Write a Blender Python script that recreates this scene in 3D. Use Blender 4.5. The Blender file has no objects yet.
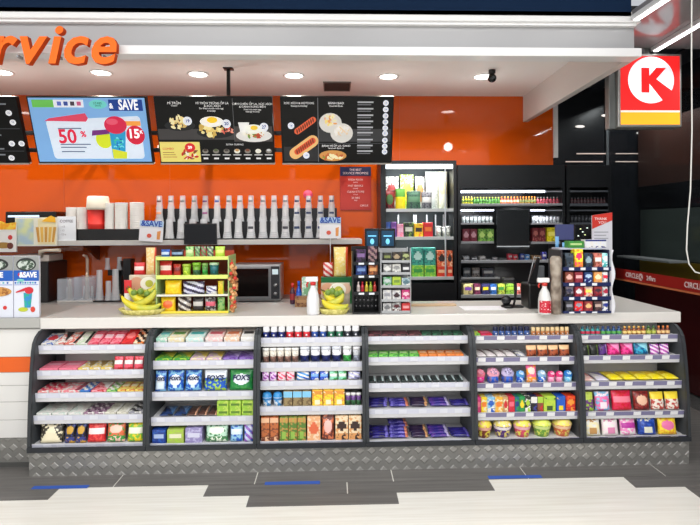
import bpy, bmesh, math, random
from mathutils import Vector, Matrix
random.seed(7)
C = bpy.context.scene.collection
PI = math.pi
# ------------------------------------------------------------------ camera, world, lights
EYE = 1.5; F = 530.0; YAW = 0.031; ROLL = 0.0047; CX = 350.0; CY = 225.0
fw = Vector((math.sin(YAW), math.cos(YAW), 0)); r0 = Vector((math.cos(YAW), -math.sin(YAW), 0)); u0 = Vector((0, 0, 1))
rt = r0*math.cos(ROLL) - u0*math.sin(ROLL); up = u0*math.cos(ROLL) + r0*math.sin(ROLL)
cd = bpy.data.cameras.new('camera'); cam = bpy.data.objects.new('camera', cd); C.objects.link(cam)
cd.sensor_width = 36; cd.lens = F*36/700; cd.shift_y = (CY-262.5)/700; cd.clip_start = 0.05
cam.matrix_world = Matrix(((rt.x, up.x, -fw.x, 0), (rt.y, up.y, -fw.y, 0), (rt.z, up.z, -fw.z, EYE), (0, 0, 0, 1)))
bpy.context.scene.camera = cam
def P(u, v, Y):
    """world X, Z of the photo point (u, v) for something standing at depth Y"""
    d = fw*F + rt*(u-CX) + up*(CY-v); t = Y/d.y
    return d.x*t, EYE + d.z*t
def FL(u, v, z=0.0):
    d = fw*F + rt*(u-CX) + up*(CY-v); t = (z-EYE)/d.z
    return d.x*t, d.y*t
vs = bpy.context.scene.view_settings
vs.view_transform = 'Standard'; vs.look = 'None'; vs.gamma = 1; vs.use_curve_mapping = False; vs.exposure = 0.0
w = bpy.data.worlds.new('world'); bpy.context.scene.world = w; w.use_nodes = True
w.node_tree.nodes['Background'].inputs[0].default_value = (0.90, 0.93, 1.0, 1); w.node_tree.nodes['Background'].inputs[1].default_value = 0.62
def area(name, loc, sx, sy, power, col=(1, .99, .975), rot=(0, 0, 0)):
    l = bpy.data.lights.new(name, 'AREA'); l.shape = 'RECTANGLE'; l.size = sx; l.size_y = sy; l.energy = power; l.color = col
    o = bpy.data.objects.new(name, l); C.objects.link(o); o.location = loc; o.rotation_euler = rot; return o
for yy, pw in ((1.9, 18), (0.3, 30), (-1.6, 44)):
    for xx in (-2.6, -0.9, 0.9, 2.6):
        area('shop_light', (xx, yy, 3.35), 1.3, 0.16, pw)

for yy, zz, n_, pw in ((-3.2, 2.95, 7, 9), (-2.0, 2.95, 6, 7)):
    for k in range(n_):
        l = bpy.data.lights.new('shop_downlight', 'POINT'); l.energy = pw; l.shadow_soft_size = .06; l.color = (1, .98, .95)
        o = bpy.data.objects.new('shop_downlight', l); C.objects.link(o); o.location = (-4.2+8.4*k/(n_-1), yy, zz)
# ------------------------------------------------------------------ materials
def lin(c): return tuple((x/255/12.92 if x/255 <= .04045 else ((x/255+.055)/1.055)**2.4) for x in c[:3]) + (1,)
MC = {}
def M(c, rough=.45, metal=0.0, em=0.0, spec=.5, alpha=None):
    k = ('m', tuple(c), rough, metal, em, spec, alpha)
    if k in MC: return MC[k]
    m = bpy.data.materials.new('surface'); m.use_nodes = True; b = m.node_tree.nodes['Principled BSDF']
    b.inputs['Base Color'].default_value = lin(c); b.inputs['Roughness'].default_value = rough; b.inputs['Metallic'].default_value = metal
    b.inputs['Specular IOR Level'].default_value = spec
    if em: b.inputs['Emission Color'].default_value = lin(c); b.inputs['Emission Strength'].default_value = em
    if alpha is not None: b.inputs['Alpha'].default_value = alpha
    MC[k] = m; return m
def MP(c1, c2, scale=40, rough=.35, thr=.5, soft=.05, c3=None):
    """printed surface: two or three inks broken up by noise"""
    k = ('p', tuple(c1), tuple(c2), scale, rough, thr, soft, c3)
    if k in MC: return MC[k]
    m = bpy.data.materials.new('printed'); m.use_nodes = True; nt = m.node_tree; b = nt.nodes['Principled BSDF']
    tc = nt.nodes.new('ShaderNodeTexCoord'); n = nt.nodes.new('ShaderNodeTexNoise'); r = nt.nodes.new('ShaderNodeValToRGB')
    n.inputs['Scale'].default_value = scale; n.inputs['Detail'].default_value = 1.5
    nt.links.new(tc.outputs['Object'], n.inputs['Vector']); nt.links.new(n.outputs['Fac'], r.inputs['Fac']); nt.links.new(r.outputs['Color'], b.inputs['Base Color'])
    e = r.color_ramp.elements; e[0].position = thr-soft; e[0].color = lin(c1); e[1].position = thr+soft; e[1].color = lin(c2)
    if c3: x = r.color_ramp.elements.new(min(.95, thr+soft+.1)); x.color = lin(c3)
    b.inputs['Roughness'].default_value = rough; MC[k] = m; return m
def newmat(name):
    m = bpy.data.materials.new(name); m.use_nodes = True; return m, m.node_tree, m.node_tree.nodes['Principled BSDF']
def glassy(name, tint, op, rough=.05, base=None):
    """thin clear plastic or pane: see-through with a gloss"""
    m, nt, b = newmat(name); out = nt.nodes['Material Output']
    t = nt.nodes.new('ShaderNodeBsdfTransparent'); t.inputs[0].default_value = tint
    mx = nt.nodes.new('ShaderNodeMixShader'); mx.inputs[0].default_value = op
    b.inputs['Roughness'].default_value = rough; b.inputs['Base Color'].default_value = tint if base is None else base
    nt.links.new(t.outputs[0], mx.inputs[1]); nt.links.new(b.outputs[0], mx.inputs[2]); nt.links.new(mx.outputs[0], out.inputs['Surface']); return m
WHITE = M((235, 235, 232)); BLACK = M((14, 15, 18), .35); CHAR = M((62, 66, 70), .5)
GREY = M((150, 152, 155)); STEEL = M((170, 172, 175), .3, .8); CLEAR = glassy('clear_plastic', (.93, .96, 1, 1), .18)
CUPM = glassy('cup_plastic', (.9, .93, .96, 1), .55, .2)
def em(c, s=.9): return M(c, .4, 0, s, .3)

# ------------------------------------------------------------------ mesh helpers
def bm_(): return bmesh.new()
def add(bm, vs_, fs, mi=0):
    V = [bm.verts.new(v) for v in vs_]; out = []
    for f in fs:
        try:
            q = bm.faces.new([V[i] for i in f]); q.material_index = mi; out.append(q)
        except ValueError: pass
    return V, out
def box(bm, x0, x1, y0, y1, z0, z1, mi=0, bev=0.0, seg=2, mat=None):
    tmp = bmesh.new(); bmesh.ops.create_cube(tmp, size=1)
    for v in tmp.verts: v.co = Vector(((x0+x1)/2+v.co.x*(x1-x0), (y0+y1)/2+v.co.y*(y1-y0), (z0+z1)/2+v.co.z*(z1-z0)))
    if bev: bmesh.ops.bevel(tmp, geom=tmp.edges[:], offset=min(bev, .45*min(x1-x0, y1-y0, z1-z0)), segments=seg, affect='EDGES', profile=.5)
    if mat is not None: bmesh.ops.transform(tmp, matrix=mat, verts=tmp.verts)
    merge(bm, tmp, mi)
def merge(bm, tmp, mi=None):
    mp = {}
    for v in tmp.verts: mp[v] = bm.verts.new(v.co)
    for f in tmp.faces:
        q = bm.faces.new([mp[v] for v in f.verts]); q.material_index = f.material_index if mi is None else mi
    tmp.free()
def lathe(bm, prof, n=20, mi=0, c=(0, 0, 0), axis='z'):
    """prof: list of (r, z[, mat])"""
    rings = []
    for p in prof:
        r, z = p[0], p[1]; ring = []
        for k in range(n):
            a = 2*PI*k/n; x, y = r*math.cos(a), r*math.sin(a)
            co = (c[0]+x, c[1]+y, c[2]+z) if axis == 'z' else ((c[0]+x, c[1]-z, c[2]+y) if axis == 'y' else (c[0]+z, c[1]+x, c[2]+y))
            ring.append(bm.verts.new(co))
        rings.append(ring)
    for i in range(len(rings)-1):
        m = prof[i][2] if len(prof[i]) > 2 else mi
        for k in range(n):
            f = bm.faces.new((rings[i][k], rings[i][(k+1) % n], rings[i+1][(k+1) % n], rings[i+1][k])); f.material_index = m; f.smooth = True
    for ring, p in ((rings[0], prof[0]), (rings[-1], prof[-1])):
        if p[0] > 1e-5:
            f = bm.faces.new(ring); f.material_index = p[2] if len(p) > 2 else mi
def tube(bm, pts, rad, n=8, mi=0):
    pts = [Vector(p) for p in pts]; rr = rad if isinstance(rad, (list, tuple)) else [rad]*len(pts); rings = []; prev = None
    for i, p in enumerate(pts):
        t = (pts[min(i+1, len(pts)-1)]-pts[max(i-1, 0)]).normalized()
        a = prev if prev is not None else (Vector((0, 0, 1)) if abs(t.z) < .9 else Vector((1, 0, 0)))
        b = t.cross(a).normalized(); a = b.cross(t).normalized(); prev = a
        rings.append([bm.verts.new(p + (a*math.cos(2*PI*k/n) + b*math.sin(2*PI*k/n))*rr[i]) for k in range(n)])
    for i in range(len(rings)-1):
        for k in range(n):
            f = bm.faces.new((rings[i][k], rings[i][(k+1) % n], rings[i+1][(k+1) % n], rings[i+1][k])); f.material_index = mi; f.smooth = True
    for r in (rings[0], rings[-1]): f = bm.faces.new(r); f.material_index = mi
def prism(bm, poly, x0, x1, mi=0, axis='x'):
    """extrude polygon; axis x: poly of (y,z); axis y: poly of (x,z); axis z: poly of (x,y)"""
    def co(p, t): return (t, p[0], p[1]) if axis == 'x' else ((p[0], t, p[1]) if axis == 'y' else (p[0], p[1], t))
    n = len(poly); A = [bm.verts.new(co(p, x0)) for p in poly]; B = [bm.verts.new(co(p, x1)) for p in poly]
    for f in ([A[i] for i in range(n)], [B[i] for i in reversed(range(n))]): q = bm.faces.new(f); q.material_index = mi
    for i in range(n): q = bm.faces.new((A[i], B[i], B[(i+1) % n], A[(i+1) % n])); q.material_index = mi
def ball(bm, c, r, mi=0, seg=10, sx=1, sy=1, sz=1):
    tmp = bmesh.new(); bmesh.ops.create_uvsphere(tmp, u_segments=seg, v_segments=max(5, seg*2//3), radius=r)
    for v in tmp.verts: v.co = Vector((c[0]+v.co.x*sx, c[1]+v.co.y*sy, c[2]+v.co.z*sz))
    for f in tmp.faces: f.smooth = True
    mp = {}
    for v in tmp.verts: mp[v] = bm.verts.new(v.co)
    for f in tmp.faces: q = bm.faces.new([mp[v] for v in f.verts]); q.material_index = mi; q.smooth = True
    tmp.free()
def ob(name, bm, mats, parent=None, loc=None, rot=None):
    me = bpy.data.meshes.new(name); bmesh.ops.recalc_face_normals(bm, faces=bm.faces[:]); bm.to_mesh(me); bm.free()
    for m in (mats if isinstance(mats, (list, tuple)) else [mats]): me.materials.append(m)
    o = bpy.data.objects.new(name, me); C.objects.link(o); o.parent = parent
    if loc: o.location = loc
    if rot: o.rotation_euler = rot
    return o
def tag(o, label, cat, group=None):
    o['label'] = label; o['category'] = cat
    if group: o['group'] = group
    return o
def thing(name, label, cat, loc=(0, 0, 0), group=None, rot=None):
    o = bpy.data.objects.new(name, None); C.objects.link(o); o.location = loc; o.empty_display_size = .05
    if rot: o.rotation_euler = rot
    return tag(o, label, cat, group)
def struct(name, bm, mats):
    o = ob(name, bm, mats); o['kind'] = 'structure'; return o
def dup(root):
    r = root.copy(); C.objects.link(r)
    for ch in list(root.children):
        c = ch.copy(); C.objects.link(c); c.parent = r
        for g in ch.children:
            d = g.copy(); C.objects.link(d); d.parent = c
    return r
def textbm(s, size, ext=.001, bold=0.0, shear=0.0, align='CENTER', squash=1.0):
    cu = bpy.data.curves.new('t', 'FONT'); cu.body = s; cu.size = size; cu.extrude = ext; cu.offset = bold; cu.shear = shear; cu.align_x = align; cu.align_y = 'CENTER'; cu.resolution_u = 3
    o = bpy.data.objects.new('t', cu); C.objects.link(o); bpy.context.view_layer.update()
    me = bpy.data.meshes.new_from_object(o.evaluated_get(bpy.context.evaluated_depsgraph_get()))
    bm = bmesh.new(); bm.from_mesh(me); bpy.data.objects.remove(o); bpy.data.curves.remove(cu); bpy.data.meshes.remove(me)
    for v in bm.verts: v.co = Vector((v.co.x*squash, -v.co.z, v.co.y))
    return bm
def text(s, size, mat, parent, x, y, z, name='lettering', **k):
    return ob(name, textbm(s, size, **k), mat, parent, (x, y, z))

# ------------------------------------------------------------------ structure
YB = 5.5      # back wall
def streak(name, c1, c2, rough, sx=.6, sy=14):
    m, nt, b = newmat(name); tc = nt.nodes.new('ShaderNodeTexCoord'); mp = nt.nodes.new('ShaderNodeMapping'); n = nt.nodes.new('ShaderNodeTexNoise'); r = nt.nodes.new('ShaderNodeValToRGB')
    mp.inputs['Scale'].default_value = (sx, sy, 1); n.inputs['Scale'].default_value = 3; n.inputs['Detail'].default_value = 6
    nt.links.new(tc.outputs['Object'], mp.inputs[0]); nt.links.new(mp.outputs[0], n.inputs['Vector']); nt.links.new(n.outputs['Fac'], r.inputs['Fac']); nt.links.new(r.outputs['Color'], b.inputs['Base Color'])
    r.color_ramp.elements[0].position = .3; r.color_ramp.elements[0].color = lin(c1); r.color_ramp.elements[1].position = .7; r.color_ramp.elements[1].color = lin(c2)
    b.inputs['Roughness'].default_value = rough; return m
bm = bm_(); box(bm, -5.5, 4.5, -3.5, 6.2, -.05, 0)
struct('floor', bm, streak('pale_wood_tile', (222, 218, 208), (236, 234, 227), .28))
DT = streak('dark_wood_tile', (88, 86, 84), (112, 109, 106), .35)
def darktile(x0, x1, y0, y1, n):
    bm = bm_(); box(bm, x0, x1, y0, y1, 0, .002); struct(n, bm, DT)
rows = [3.235, 3.085, 2.955, 2.835]
k = 0
def fx(u, Y):   # x on the floor at depth Y seen at column u
    d = fw*F + rt*(u-CX); return d.x/d.y*Y
cuts = [(-400, 117), (117, 255), (255, 391), (391, 523), (523, 657), (657, 900)]
for a, b in cuts:
    k += 1; ym = 3.16
    darktile(fx(a, ym)+.003, fx(b, ym)-.003, rows[1]+.003, rows[0]+.3, 'floor_%d' % k)
for a, b in ((-400, 53), (204, 346), (346, 491), (628, 900)):
    k += 1; darktile(fx(a, 3.02)+.003, fx(b, 3.02)-.003, rows[2]+.003, rows[1], 'floor_%d' % k)
for a, b in ((246, 397), (690, 900)):
    k += 1; darktile(fx(a, 2.9)+.003, fx(b, 2.9)-.003, rows[3]+.003, rows[2], 'floor_%d' % k)
bm = bm_(); box(bm, -5.5, 4.5, 3.535, 6.2, 0, .002); struct('floor_back', bm, DT)
# back wall: glossy orange panel
m, nt, b = newmat('orange_acrylic'); b.inputs['Base Color'].default_value = lin((206, 82, 10)); b.inputs['Roughness'].default_value = .045; b.inputs['Coat Weight'].default_value = .3
ORANGE = m
xo = P(553, 140, YB)[0]
bm = bm_(); box(bm, -5.5, xo, YB, YB+.1, 0, 3.2); struct('wall_back', bm, ORANGE)
DARKW = M((20, 22, 26), .25)
bm = bm_(); box(bm, xo, 4.5, YB, YB+.1, 0, 3.8); struct('wall_back_dark', bm, DARKW)
bm = bm_(); box(bm, xo, P(557, 140, YB)[0], YB-.03, YB, P(555, 158, YB)[1], 2.84, bev=.003); struct('trim_1', bm, M((215, 210, 205)))
# panel joints of the wall
for i, uu in enumerate((64, 170, 400)):
    xx = P(uu, 200, YB)[0]; bm = bm_(); box(bm, xx-.002, xx+.002, YB-.002, YB, .8, 2.84); struct('trim_%d' % (i+2), bm, M((190, 75, 15)))
CEIL = M((244, 240, 236), .6)
XR = P(523, 100, YB)[0]         # inner face of the side return
ZC = 2.84; ZT = P(350, 55.5, 3.35)[1]; ZT2 = P(350, 14, 3.35)[1]
XE = P(641, 53, 3.35)[0]
bm = bm_(); box(bm, -5.5, XR, 3.42, YB, ZC, ZC+.05); struct('ceiling', bm, CEIL)
FAS = M((172, 172, 174), .35)
bm = bm_(); box(bm, -5.5, P(634, 30, 3.4)[0], 3.40, 3.44, ZT+.01, ZT2-.005); struct('wall_bulkhead', bm, FAS)
TR = M((240, 240, 240), .35)
z1 = P(350, 46.8, 3.35)[1]; bm = bm_(); box(bm, -5.5, XE, 3.34, 3.46, ZT, z1, bev=.004); struct('trim_bulkhead_lower', bm, TR)
z1 = P(350, 23, 3.35)[1]; bm = bm_(); box(bm, -5.5, XE, 3.345, 3.46, z1+.016, ZT2, bev=.006); box(bm, -5.5, XE-.02, 3.365, 3.40, z1, z1+.016); struct('trim_bulkhead_upper', bm, TR)
bm = bm_(); prism(bm, [(XR, YB), (XR+.05, YB), (XE, 3.46), (XE-.06, 3.46)], ZT, ZC+.05, axis='z'); struct('wall_bulkhead_return', bm, M((214, 208, 204), .5))
NAVY = M((16, 40, 70), .6, spec=.1)
bm = bm_(); box(bm, -5.5, P(633, 5, 3.4)[0], 3.42, 3.5, ZT2, 3.7); struct('wall_upper', bm, NAVY)
bm = bm_(); box(bm, -5.5, 4.5, -3.5, 3.5, 3.7, 3.8); struct('ceiling_shop', bm, M((150, 152, 156), .6))
bm = bm_(); box(bm, -5.6, -5.5, -3.5, 6.2, 0, 3.8); struct('wall_left', bm, M((205, 203, 200), .6))
# right glass wall
XG = 2.87
glass = glassy('dark_glass', (.86, .89, .90, 1), .16, .02, (.004, .005, .006, 1))
for i, (ya, yb) in enumerate(((YB-.01, 4.02), (4.0, 2.5), (2.48, .8))):
    bm = bm_(); box(bm, XG, XG+.012, yb+.01, ya-.01, .02, 2.80); struct('window_%d' % (i+1), bm, glass)
bm = bm_()
for yy in (YB-.02, 4.01, 2.49): box(bm, XG-.006, XG+.02, yy-.008, yy+.008, 0, 2.82)
struct('trim_glass', bm, M((120, 125, 128), .3, .6))
zb0, zb1 = .935, 1.05
bm = bm_(); box(bm, XG-.003, XG, .8, YB-.03, zb0+.018, zb1, 0); struct('trim_band', bm, M((150, 28, 22), .45))
bm = bm_(); box(bm, XG-.004, XG, .8, YB-.03, zb0, zb0+.016, 0); struct('trim_band_edge', bm, M((196, 110, 70), .45))
# beyond the glass: dark mall corridor
bm = bm_(); box(bm, 4.4, 4.5, -3.5, 6.2, 0, 3.8); struct('wall_right', bm, M((34, 36, 40), .4))
bm = bm_(); box(bm, XG+.25, XG+.3, .8, YB-.1, .02, .92); struct('wall_right_plinth', bm, M((92, 22, 22), .4))
bm = bm_(); box(bm, XG+.28, XG+.3, .8, 5.35, 1.16, 1.64); struct('wall_right_panel', bm, M((70, 78, 74), .4))
bm = bm_(); box(bm, XG+.27, XG+.3, .8, 5.35, .95, 1.15); struct('wall_right_yellow', bm, M((120, 96, 20), .4))
bm = bm_(); box(bm, XG+.29, XG+.3, .8, 5.4, 1.88, 2.5); struct('wall_right_brown', bm, M((62, 40, 34), .4))
bm = bm_(); box(bm, XG+.02, 4.4, 3.97, YB, 2.93, 3.0); struct('ceiling_corridor', bm, M((30, 32, 36), .4))
for cy_ in (2.2, 3.6, 4.9): area('corridor_fill', (XG+.10, cy_, 2.80),   .12, .5, 14, rot=(0, -.35, 0))  # added unseen fill lights, brighten the panels behind the glass
# glossy soffit right of the bulkhead with two LED lines
m, nt, b = newmat('glossy_soffit'); b.inputs['Base Color'].default_value = lin((150, 148, 152)); b.inputs['Roughness'].default_value = .12; b.inputs['Specular IOR Level'].default_value = .9; SOFF = m
bm = bm_(); box(bm, XR+.3, XG, 3.96, YB, 2.93, 3.0); struct('ceiling_right_dark', bm, M((26, 34, 44), .3))
bm = bm_(); box(bm, P(633, 5, 3.4)[0]+.005, 4.4, 1.4, 3.96, 2.83, 2.9); struct('ceiling_right', bm, SOFF)
def led(x0, y0, x1, y1, label):
    r = thing('linear_light', label, 'ceiling light', (x0, y0, 2.83), 'linear lights on the glossy soffit', rot=(0, 0, math.atan2(y1-y0, x1-x0)))
    L = math.hypot(x1-x0, y1-y0)
    bm = bm_(); box(bm, 0, L, -.03, .03, -.03, 0, bev=.004); ob('housing', bm, M((215, 215, 218)), r)
    bm = bm_(); box(bm, .01, L-.01, -.016, .016, -.036, -.0302, bev=.002); ob('diffuser', bm, em((255, 255, 255), 5), r)
led(P(637, 14, 3.31)[0], 3.33, P(640, 14, 3.31)[0], 1.6, 'white linear LED light meeting the end of the white bulkhead')
led(2.43, 3.93, 2.31, 1.6, 'white linear LED light above the red hanging logo sign')

# ------------------------------------------------------------------ ceiling fittings
def downlight(u, v, label):
    d = fw*F + rt*(u-CX) + up*(CY-v); t = (ZC-EYE)/d.z; x, y = d.x*t, d.y*t
    r = thing('downlight', label, 'downlight', (x, y, ZC), 'round downlights in the service ceiling')
    bm = bm_(); lathe(bm, [(.075, 0), (.095, 0), (.097, -.006), (.088, -.010), (.075, -.006), (.075, 0)], 28); ob('trim_ring', bm, M((240, 240, 238)), r)
    bm = bm_(); lathe(bm, [(.0, -.004), (.074, -.004), (.074, -.001), (0, -.001)], 28); ob('lens', bm, em((255, 248, 238), 12), r)
    l = bpy.data.lights.new('lamp', 'SPOT'); l.energy = 46; l.spot_size = 2.5; l.spot_blend = .6; l.shadow_soft_size = .06; l.color = (1, .94, .86)
    o = bpy.data.objects.new('lamp', l); C.objects.link(o); o.parent = r; o.location = (0, 0, -.02)
    l = bpy.data.lights.new('ceiling_fill', 'POINT'); l.energy = 2.2; l.shadow_soft_size = .05; l.color = (1, .95, .9)  # added point light hung below the downlight, brightens the ceiling
    o = bpy.data.objects.new('ceiling_fill', l); C.objects.link(o); o.parent = r; o.location = (0, 0, -.42)
for i, (u, v) in enumerate(((-90, 71), (2, 72), (101, 72.5), (198, 74), (294, 75.3), (388.5, 76.3), (483, 76.5))):
    downlight(u, v, ['', 'round white downlight at the left end, above the partly cut menu screen', 'round white downlight below the last orange letter', 'round white downlight nearest the left of the black ceiling pole',
                     'round white downlight between the black pole and the ceiling vent', 'round white downlight just right of the ceiling vent', 'round white downlight beside the small black camera'][i] or 'round white downlight beyond the left end of the orange letters')
x, y = 0, 0
d = fw*F + rt*(337-CX) + up*(CY-86); t = (ZC-EYE)/d.z; vx, vy = d.x*t, d.y*t
r = thing('ceiling_vent', 'dark slatted air vent in the service ceiling above the hot dog menu', 'vent', (vx, vy, ZC))
bm = bm_(); box(bm, -.13, .13, -.16, -.15, -.012, 0); box(bm, -.13, .13, .15, .16, -.012, 0); box(bm, -.13, -.12, -.15, .15, -.012, 0); box(bm, .12, .13, -.15, .15, -.012, 0); ob('frame', bm, M((120, 112, 106)), r)
bm = bm_(); box(bm, -.12, .12, -.15, .15, -.002, -.0005)
for i in range(8): box(bm, -.12, .12, -.135+i*.037, -.12+i*.037, -.010, -.003)
ob('grille', bm, M((70, 62, 58)), r)
d = fw*F + rt*(492-CX) + up*(CY-70); t = (ZC-EYE)/d.z
r = thing('security_camera', 'small black dome security camera on the service ceiling', 'camera', (d.x*t, d.y*t, ZC))
bm = bm_(); lathe(bm, [(.03, 0), (.03, -.03), (.018, -.035), (.018, -.05)], 16); ob('mount', bm, BLACK, r)
bm = bm_(); ball(bm, (0, 0, -.07), .038, seg=16); ob('dome', bm, M((10, 10, 12), .08), r)
bm = bm_(); lathe(bm, [(0, .036), (.012, .036), (.012, .041), (0, .041)], 12, c=(0, 0, -.075), axis='y'); ob('lens', bm, M((90, 95, 100), .1), r)
# ------------------------------------------------------------------ orange lettering
YL = 3.27
xr, zr = P(118, 65, YL); base = P(60, 64.5, YL)[1]; xh = P(60, 37.5, YL)[1]-base
root = thing('sign_lettering', 'orange italic raised letters reading Service on the white bulkhead', 'sign', (xr, YL, base))
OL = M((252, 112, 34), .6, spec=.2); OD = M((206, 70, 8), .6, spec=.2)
tmp = textbm('x', 1, .01, .02); zs = [v.co.z for v in tmp.verts]; sc = xh/(max(zs)-min(zs)); xb = min(zs); tmp.free()
x = 0.0
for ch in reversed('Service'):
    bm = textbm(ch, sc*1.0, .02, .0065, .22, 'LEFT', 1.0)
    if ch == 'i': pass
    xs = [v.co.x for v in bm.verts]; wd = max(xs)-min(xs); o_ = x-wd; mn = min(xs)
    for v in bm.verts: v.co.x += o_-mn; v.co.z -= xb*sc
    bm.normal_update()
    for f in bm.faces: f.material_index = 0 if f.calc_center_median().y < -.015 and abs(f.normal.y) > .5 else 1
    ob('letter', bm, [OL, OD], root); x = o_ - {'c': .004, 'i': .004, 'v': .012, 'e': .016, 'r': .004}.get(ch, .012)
bm = bm_()
for xx in (-.1, -.38, -.62): box(bm, xx, xx+.012, .02, .075, .05, .065)
ob('standoff', bm, GREY, root)
# ------------------------------------------------------------------ hanging logo sign
YS = 3.9
x0, zt = P(618, 53.5, YS); x1, zb = P(682, 127, YS); zy = P(650, 110.5, YS)[1]
r = thing('hanging_sign', 'square red and yellow lightbox sign with a white K roundel beside the glass', 'sign', ((x0+x1)/2, YS, zb))
W2 = (x1-x0)/2; H = zt-zb
bm = bm_(); box(bm, -W2, W2, .0, .12, 0, H, bev=.006); ob('frame', bm, M((165, 165, 162), .3, .5), r)
fb = .018
bm = bm_(); box(bm, -W2+fb, W2-fb, -.004, -.0002, zy-zb, H-fb, bev=.001); ob('red_panel', bm, em((236, 38, 38), .75), r)
bm = bm_(); box(bm, -W2+fb, W2-fb, -.004, -.0002, fb, zy-zb-.014, bev=.001); ob('yellow_panel', bm, em((250, 172, 40), .75), r)
bm = bm_(); box(bm, -W2+fb, W2-fb, -.005, -.0002, zy-zb-.014, zy-zb); ob('dividing_bar', bm, em((250, 225, 215), .6), r)
s = YS/F/3.889          # metres per zoomed pixel
cxp, czp = P(520+508/3.889, 312/3.889, YS); ccx = cxp-(x0+x1)/2; ccz = czp-zb; R = 92*s
bm = bm_(); lathe(bm, [(0, .0042), (R, .0042), (R, .0072), (0, .0072)], 56, axis='y', c=(ccx, 0, ccz)); ob('roundel', bm, em((245, 245, 250), .8), r)
def zp(a, b): return (ccx+(a-508)*s, ccz-(b-312)*s)
bm = bm_()
prism(bm, [zp(468, 362), zp(500, 362), zp(500, 264), zp(468, 264)], -.0095, -.0074, axis='y')
prism(bm, [zp(500, 326), zp(500, 296), zp(528, 264), zp(568, 264), zp(524, 313), zp(518, 326)], -.0098, -.0074, axis='y')
prism(bm, [zp(500, 326), zp(524, 306), zp(598, 360), zp(590, 384), zp(557, 396)], -.0096, -.0074, axis='y')
ob('letter_k', bm, em((226, 36, 38), .75), r)
bm = bm_(); box(bm, -W2-.055, -W2-.002, .03, .09, -.01, H+.06, bev=.004); box(bm, -.02, .02, .04, .08, H, 2.93-zb); ob('bracket', bm, M((120, 122, 120), .35, .5), r)

# ------------------------------------------------------------------ menu screens
YT, YT2 = 4.5, 4.69
def screen(ul, ur, label):
    vt, vb = 96.3, 163
    xl, zt = P(ul, vt, YT); xr, _ = P(ur, vt, YT); zb = P((ul+ur)/2, vb, YT2)[1]; zt = P((ul+ur)/2, vt, YT)[1]
    Wd = xr-xl; L = math.hypot(zt-zb, YT2-YT); a = math.atan2(YT2-YT, zt-zb)
    r = thing('menu_screen', label, 'menu screen', ((xl+xr)/2, YT2, zb), 'menu screens over the service counter', rot=(a, 0, 0))
    bm = bm_(); box(bm, -Wd/2, Wd/2, 0, .05, 0, L, bev=.004); ob('housing', bm, M((6, 7, 9), .35, spec=.25), r)
    bm = bm_(); box(bm, -.12, -.08, .05, .088, .06, .15); box(bm, .08, .12, .05, .088, .06, .15); ob('mounting_arm', bm, BLACK, r)
    bm = bm_(); box(bm, -Wd/2, Wd/2, -.004, .045, -.014, -.0005, bev=.003); ob('lower_edge', bm, M((200, 190, 180), .4), r)
    return r, Wd, L
def decal(r, name, poly, c, d=1, s=.55):
    bm = bm_(); prism(bm, poly, -.001*d-.0012, -.001*d, axis='y'); return ob(name, bm, em(c, s), r)
def rect(x0, x1, z0, z1): return [(x0, z0), (x1, z0), (x1, z1), (x0, z1)]
def ell(cx, cz, rx, rz, n=20, a0=0, a1=2*PI, rot=0):
    o = []
    for k in range(n):
        a = a0+(a1-a0)*k/(n if a1-a0 > 6 else n-1); x, z = rx*math.cos(a), rz*math.sin(a); o.append((cx+x*math.cos(rot)-z*math.sin(rot), cz+x*math.sin(rot)+z*math.cos(rot)))
    return o
def plate(r, name, cx, cz, rx, rz, cols, d=2, n=26, rot=0):
    """food picture shown on a screen: a dish with many small strokes of colour"""
    rr = random.Random(int(cx*1e4)); bm = bm_()
    for k in range(n):
        a = rr.uniform(0, 2*PI); q = math.sqrt(rr.random())*.85; x, z = rx*q*math.cos(a), rz*q*math.sin(a); th = rr.uniform(0, PI)
        cc = (cx+x*math.cos(rot)-z*math.sin(rot), cz+x*math.sin(rot)+z*math.cos(rot))
        prism(bm, ell(cc[0], cc[1], rr.uniform(.14, .3)*rx, rr.uniform(.07, .14)*rx, 8, rot=th), -.001*d-.0012-.00004*k, -.001*d, rr.randrange(len(cols)), axis='y')
    return ob(name, bm, [em(c, .6) for c in cols], r)
def stx(r, s_, size, x, z, c=(235, 235, 235), d=3, bold=.0, name='caption', sq=1.0, align='CENTER'):
    return text(s_, size, em(c, .7), r, x, -.001*d-.001, z, name=name, ext=.0003, bold=bold, squash=sq, align=align)
# promo screen
r, Wd, L = screen(25.7, 145.6, 'bright blue promotional menu screen offering 50% off, left of the noodle menu')
def sx(p): return (p-.5)*Wd
decal(r, 'picture_ground', rect(-Wd/2+.012, Wd/2-.012, .012, L-.012), (122, 170, 220), 0.2)
pl = rect(sx(.14), sx(.93), L*.07, L*.70); decal(r, 'white_panel', ell(sx(.18), L*.12, .03, .03, 6, PI, 1.5*PI)+ell(sx(.90), L*.12, .03, .03, 6, 1.5*PI, 2*PI)+ell(sx(.90), L*.66, .03, .03, 6, 0, .5*PI)+ell(sx(.16), L*.60, .03, .03, 6, .5*PI, PI), (214, 226, 240), 1.5)
decal(r, 'green_tag', rect(sx(.04), sx(.22), L*.84, L*.95), (104, 186, 84), 2)
decal(r, 'white_tag', rect(sx(.22), sx(.47), L*.84, L*.95), (226, 230, 240), 2)
for i in range(4): decal(r, 'tag_mark', rect(sx(.25+.055*i), sx(.285+.055*i), L*.865, L*.925), [(90, 110, 190), (60, 80, 150), (70, 60, 70), (190, 90, 130)][i], 3.2)
decal(r, 'round_badge', ell(sx(.59), L*.885, .075, .038, 24), (110, 200, 196), 2)
stx(r, 'STARS', .026, sx(.59), L*.90, (30, 110, 70), 3.3); stx(r, 'SAVE', .022, sx(.59), L*.865, (30, 110, 70), 3.3)
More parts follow.
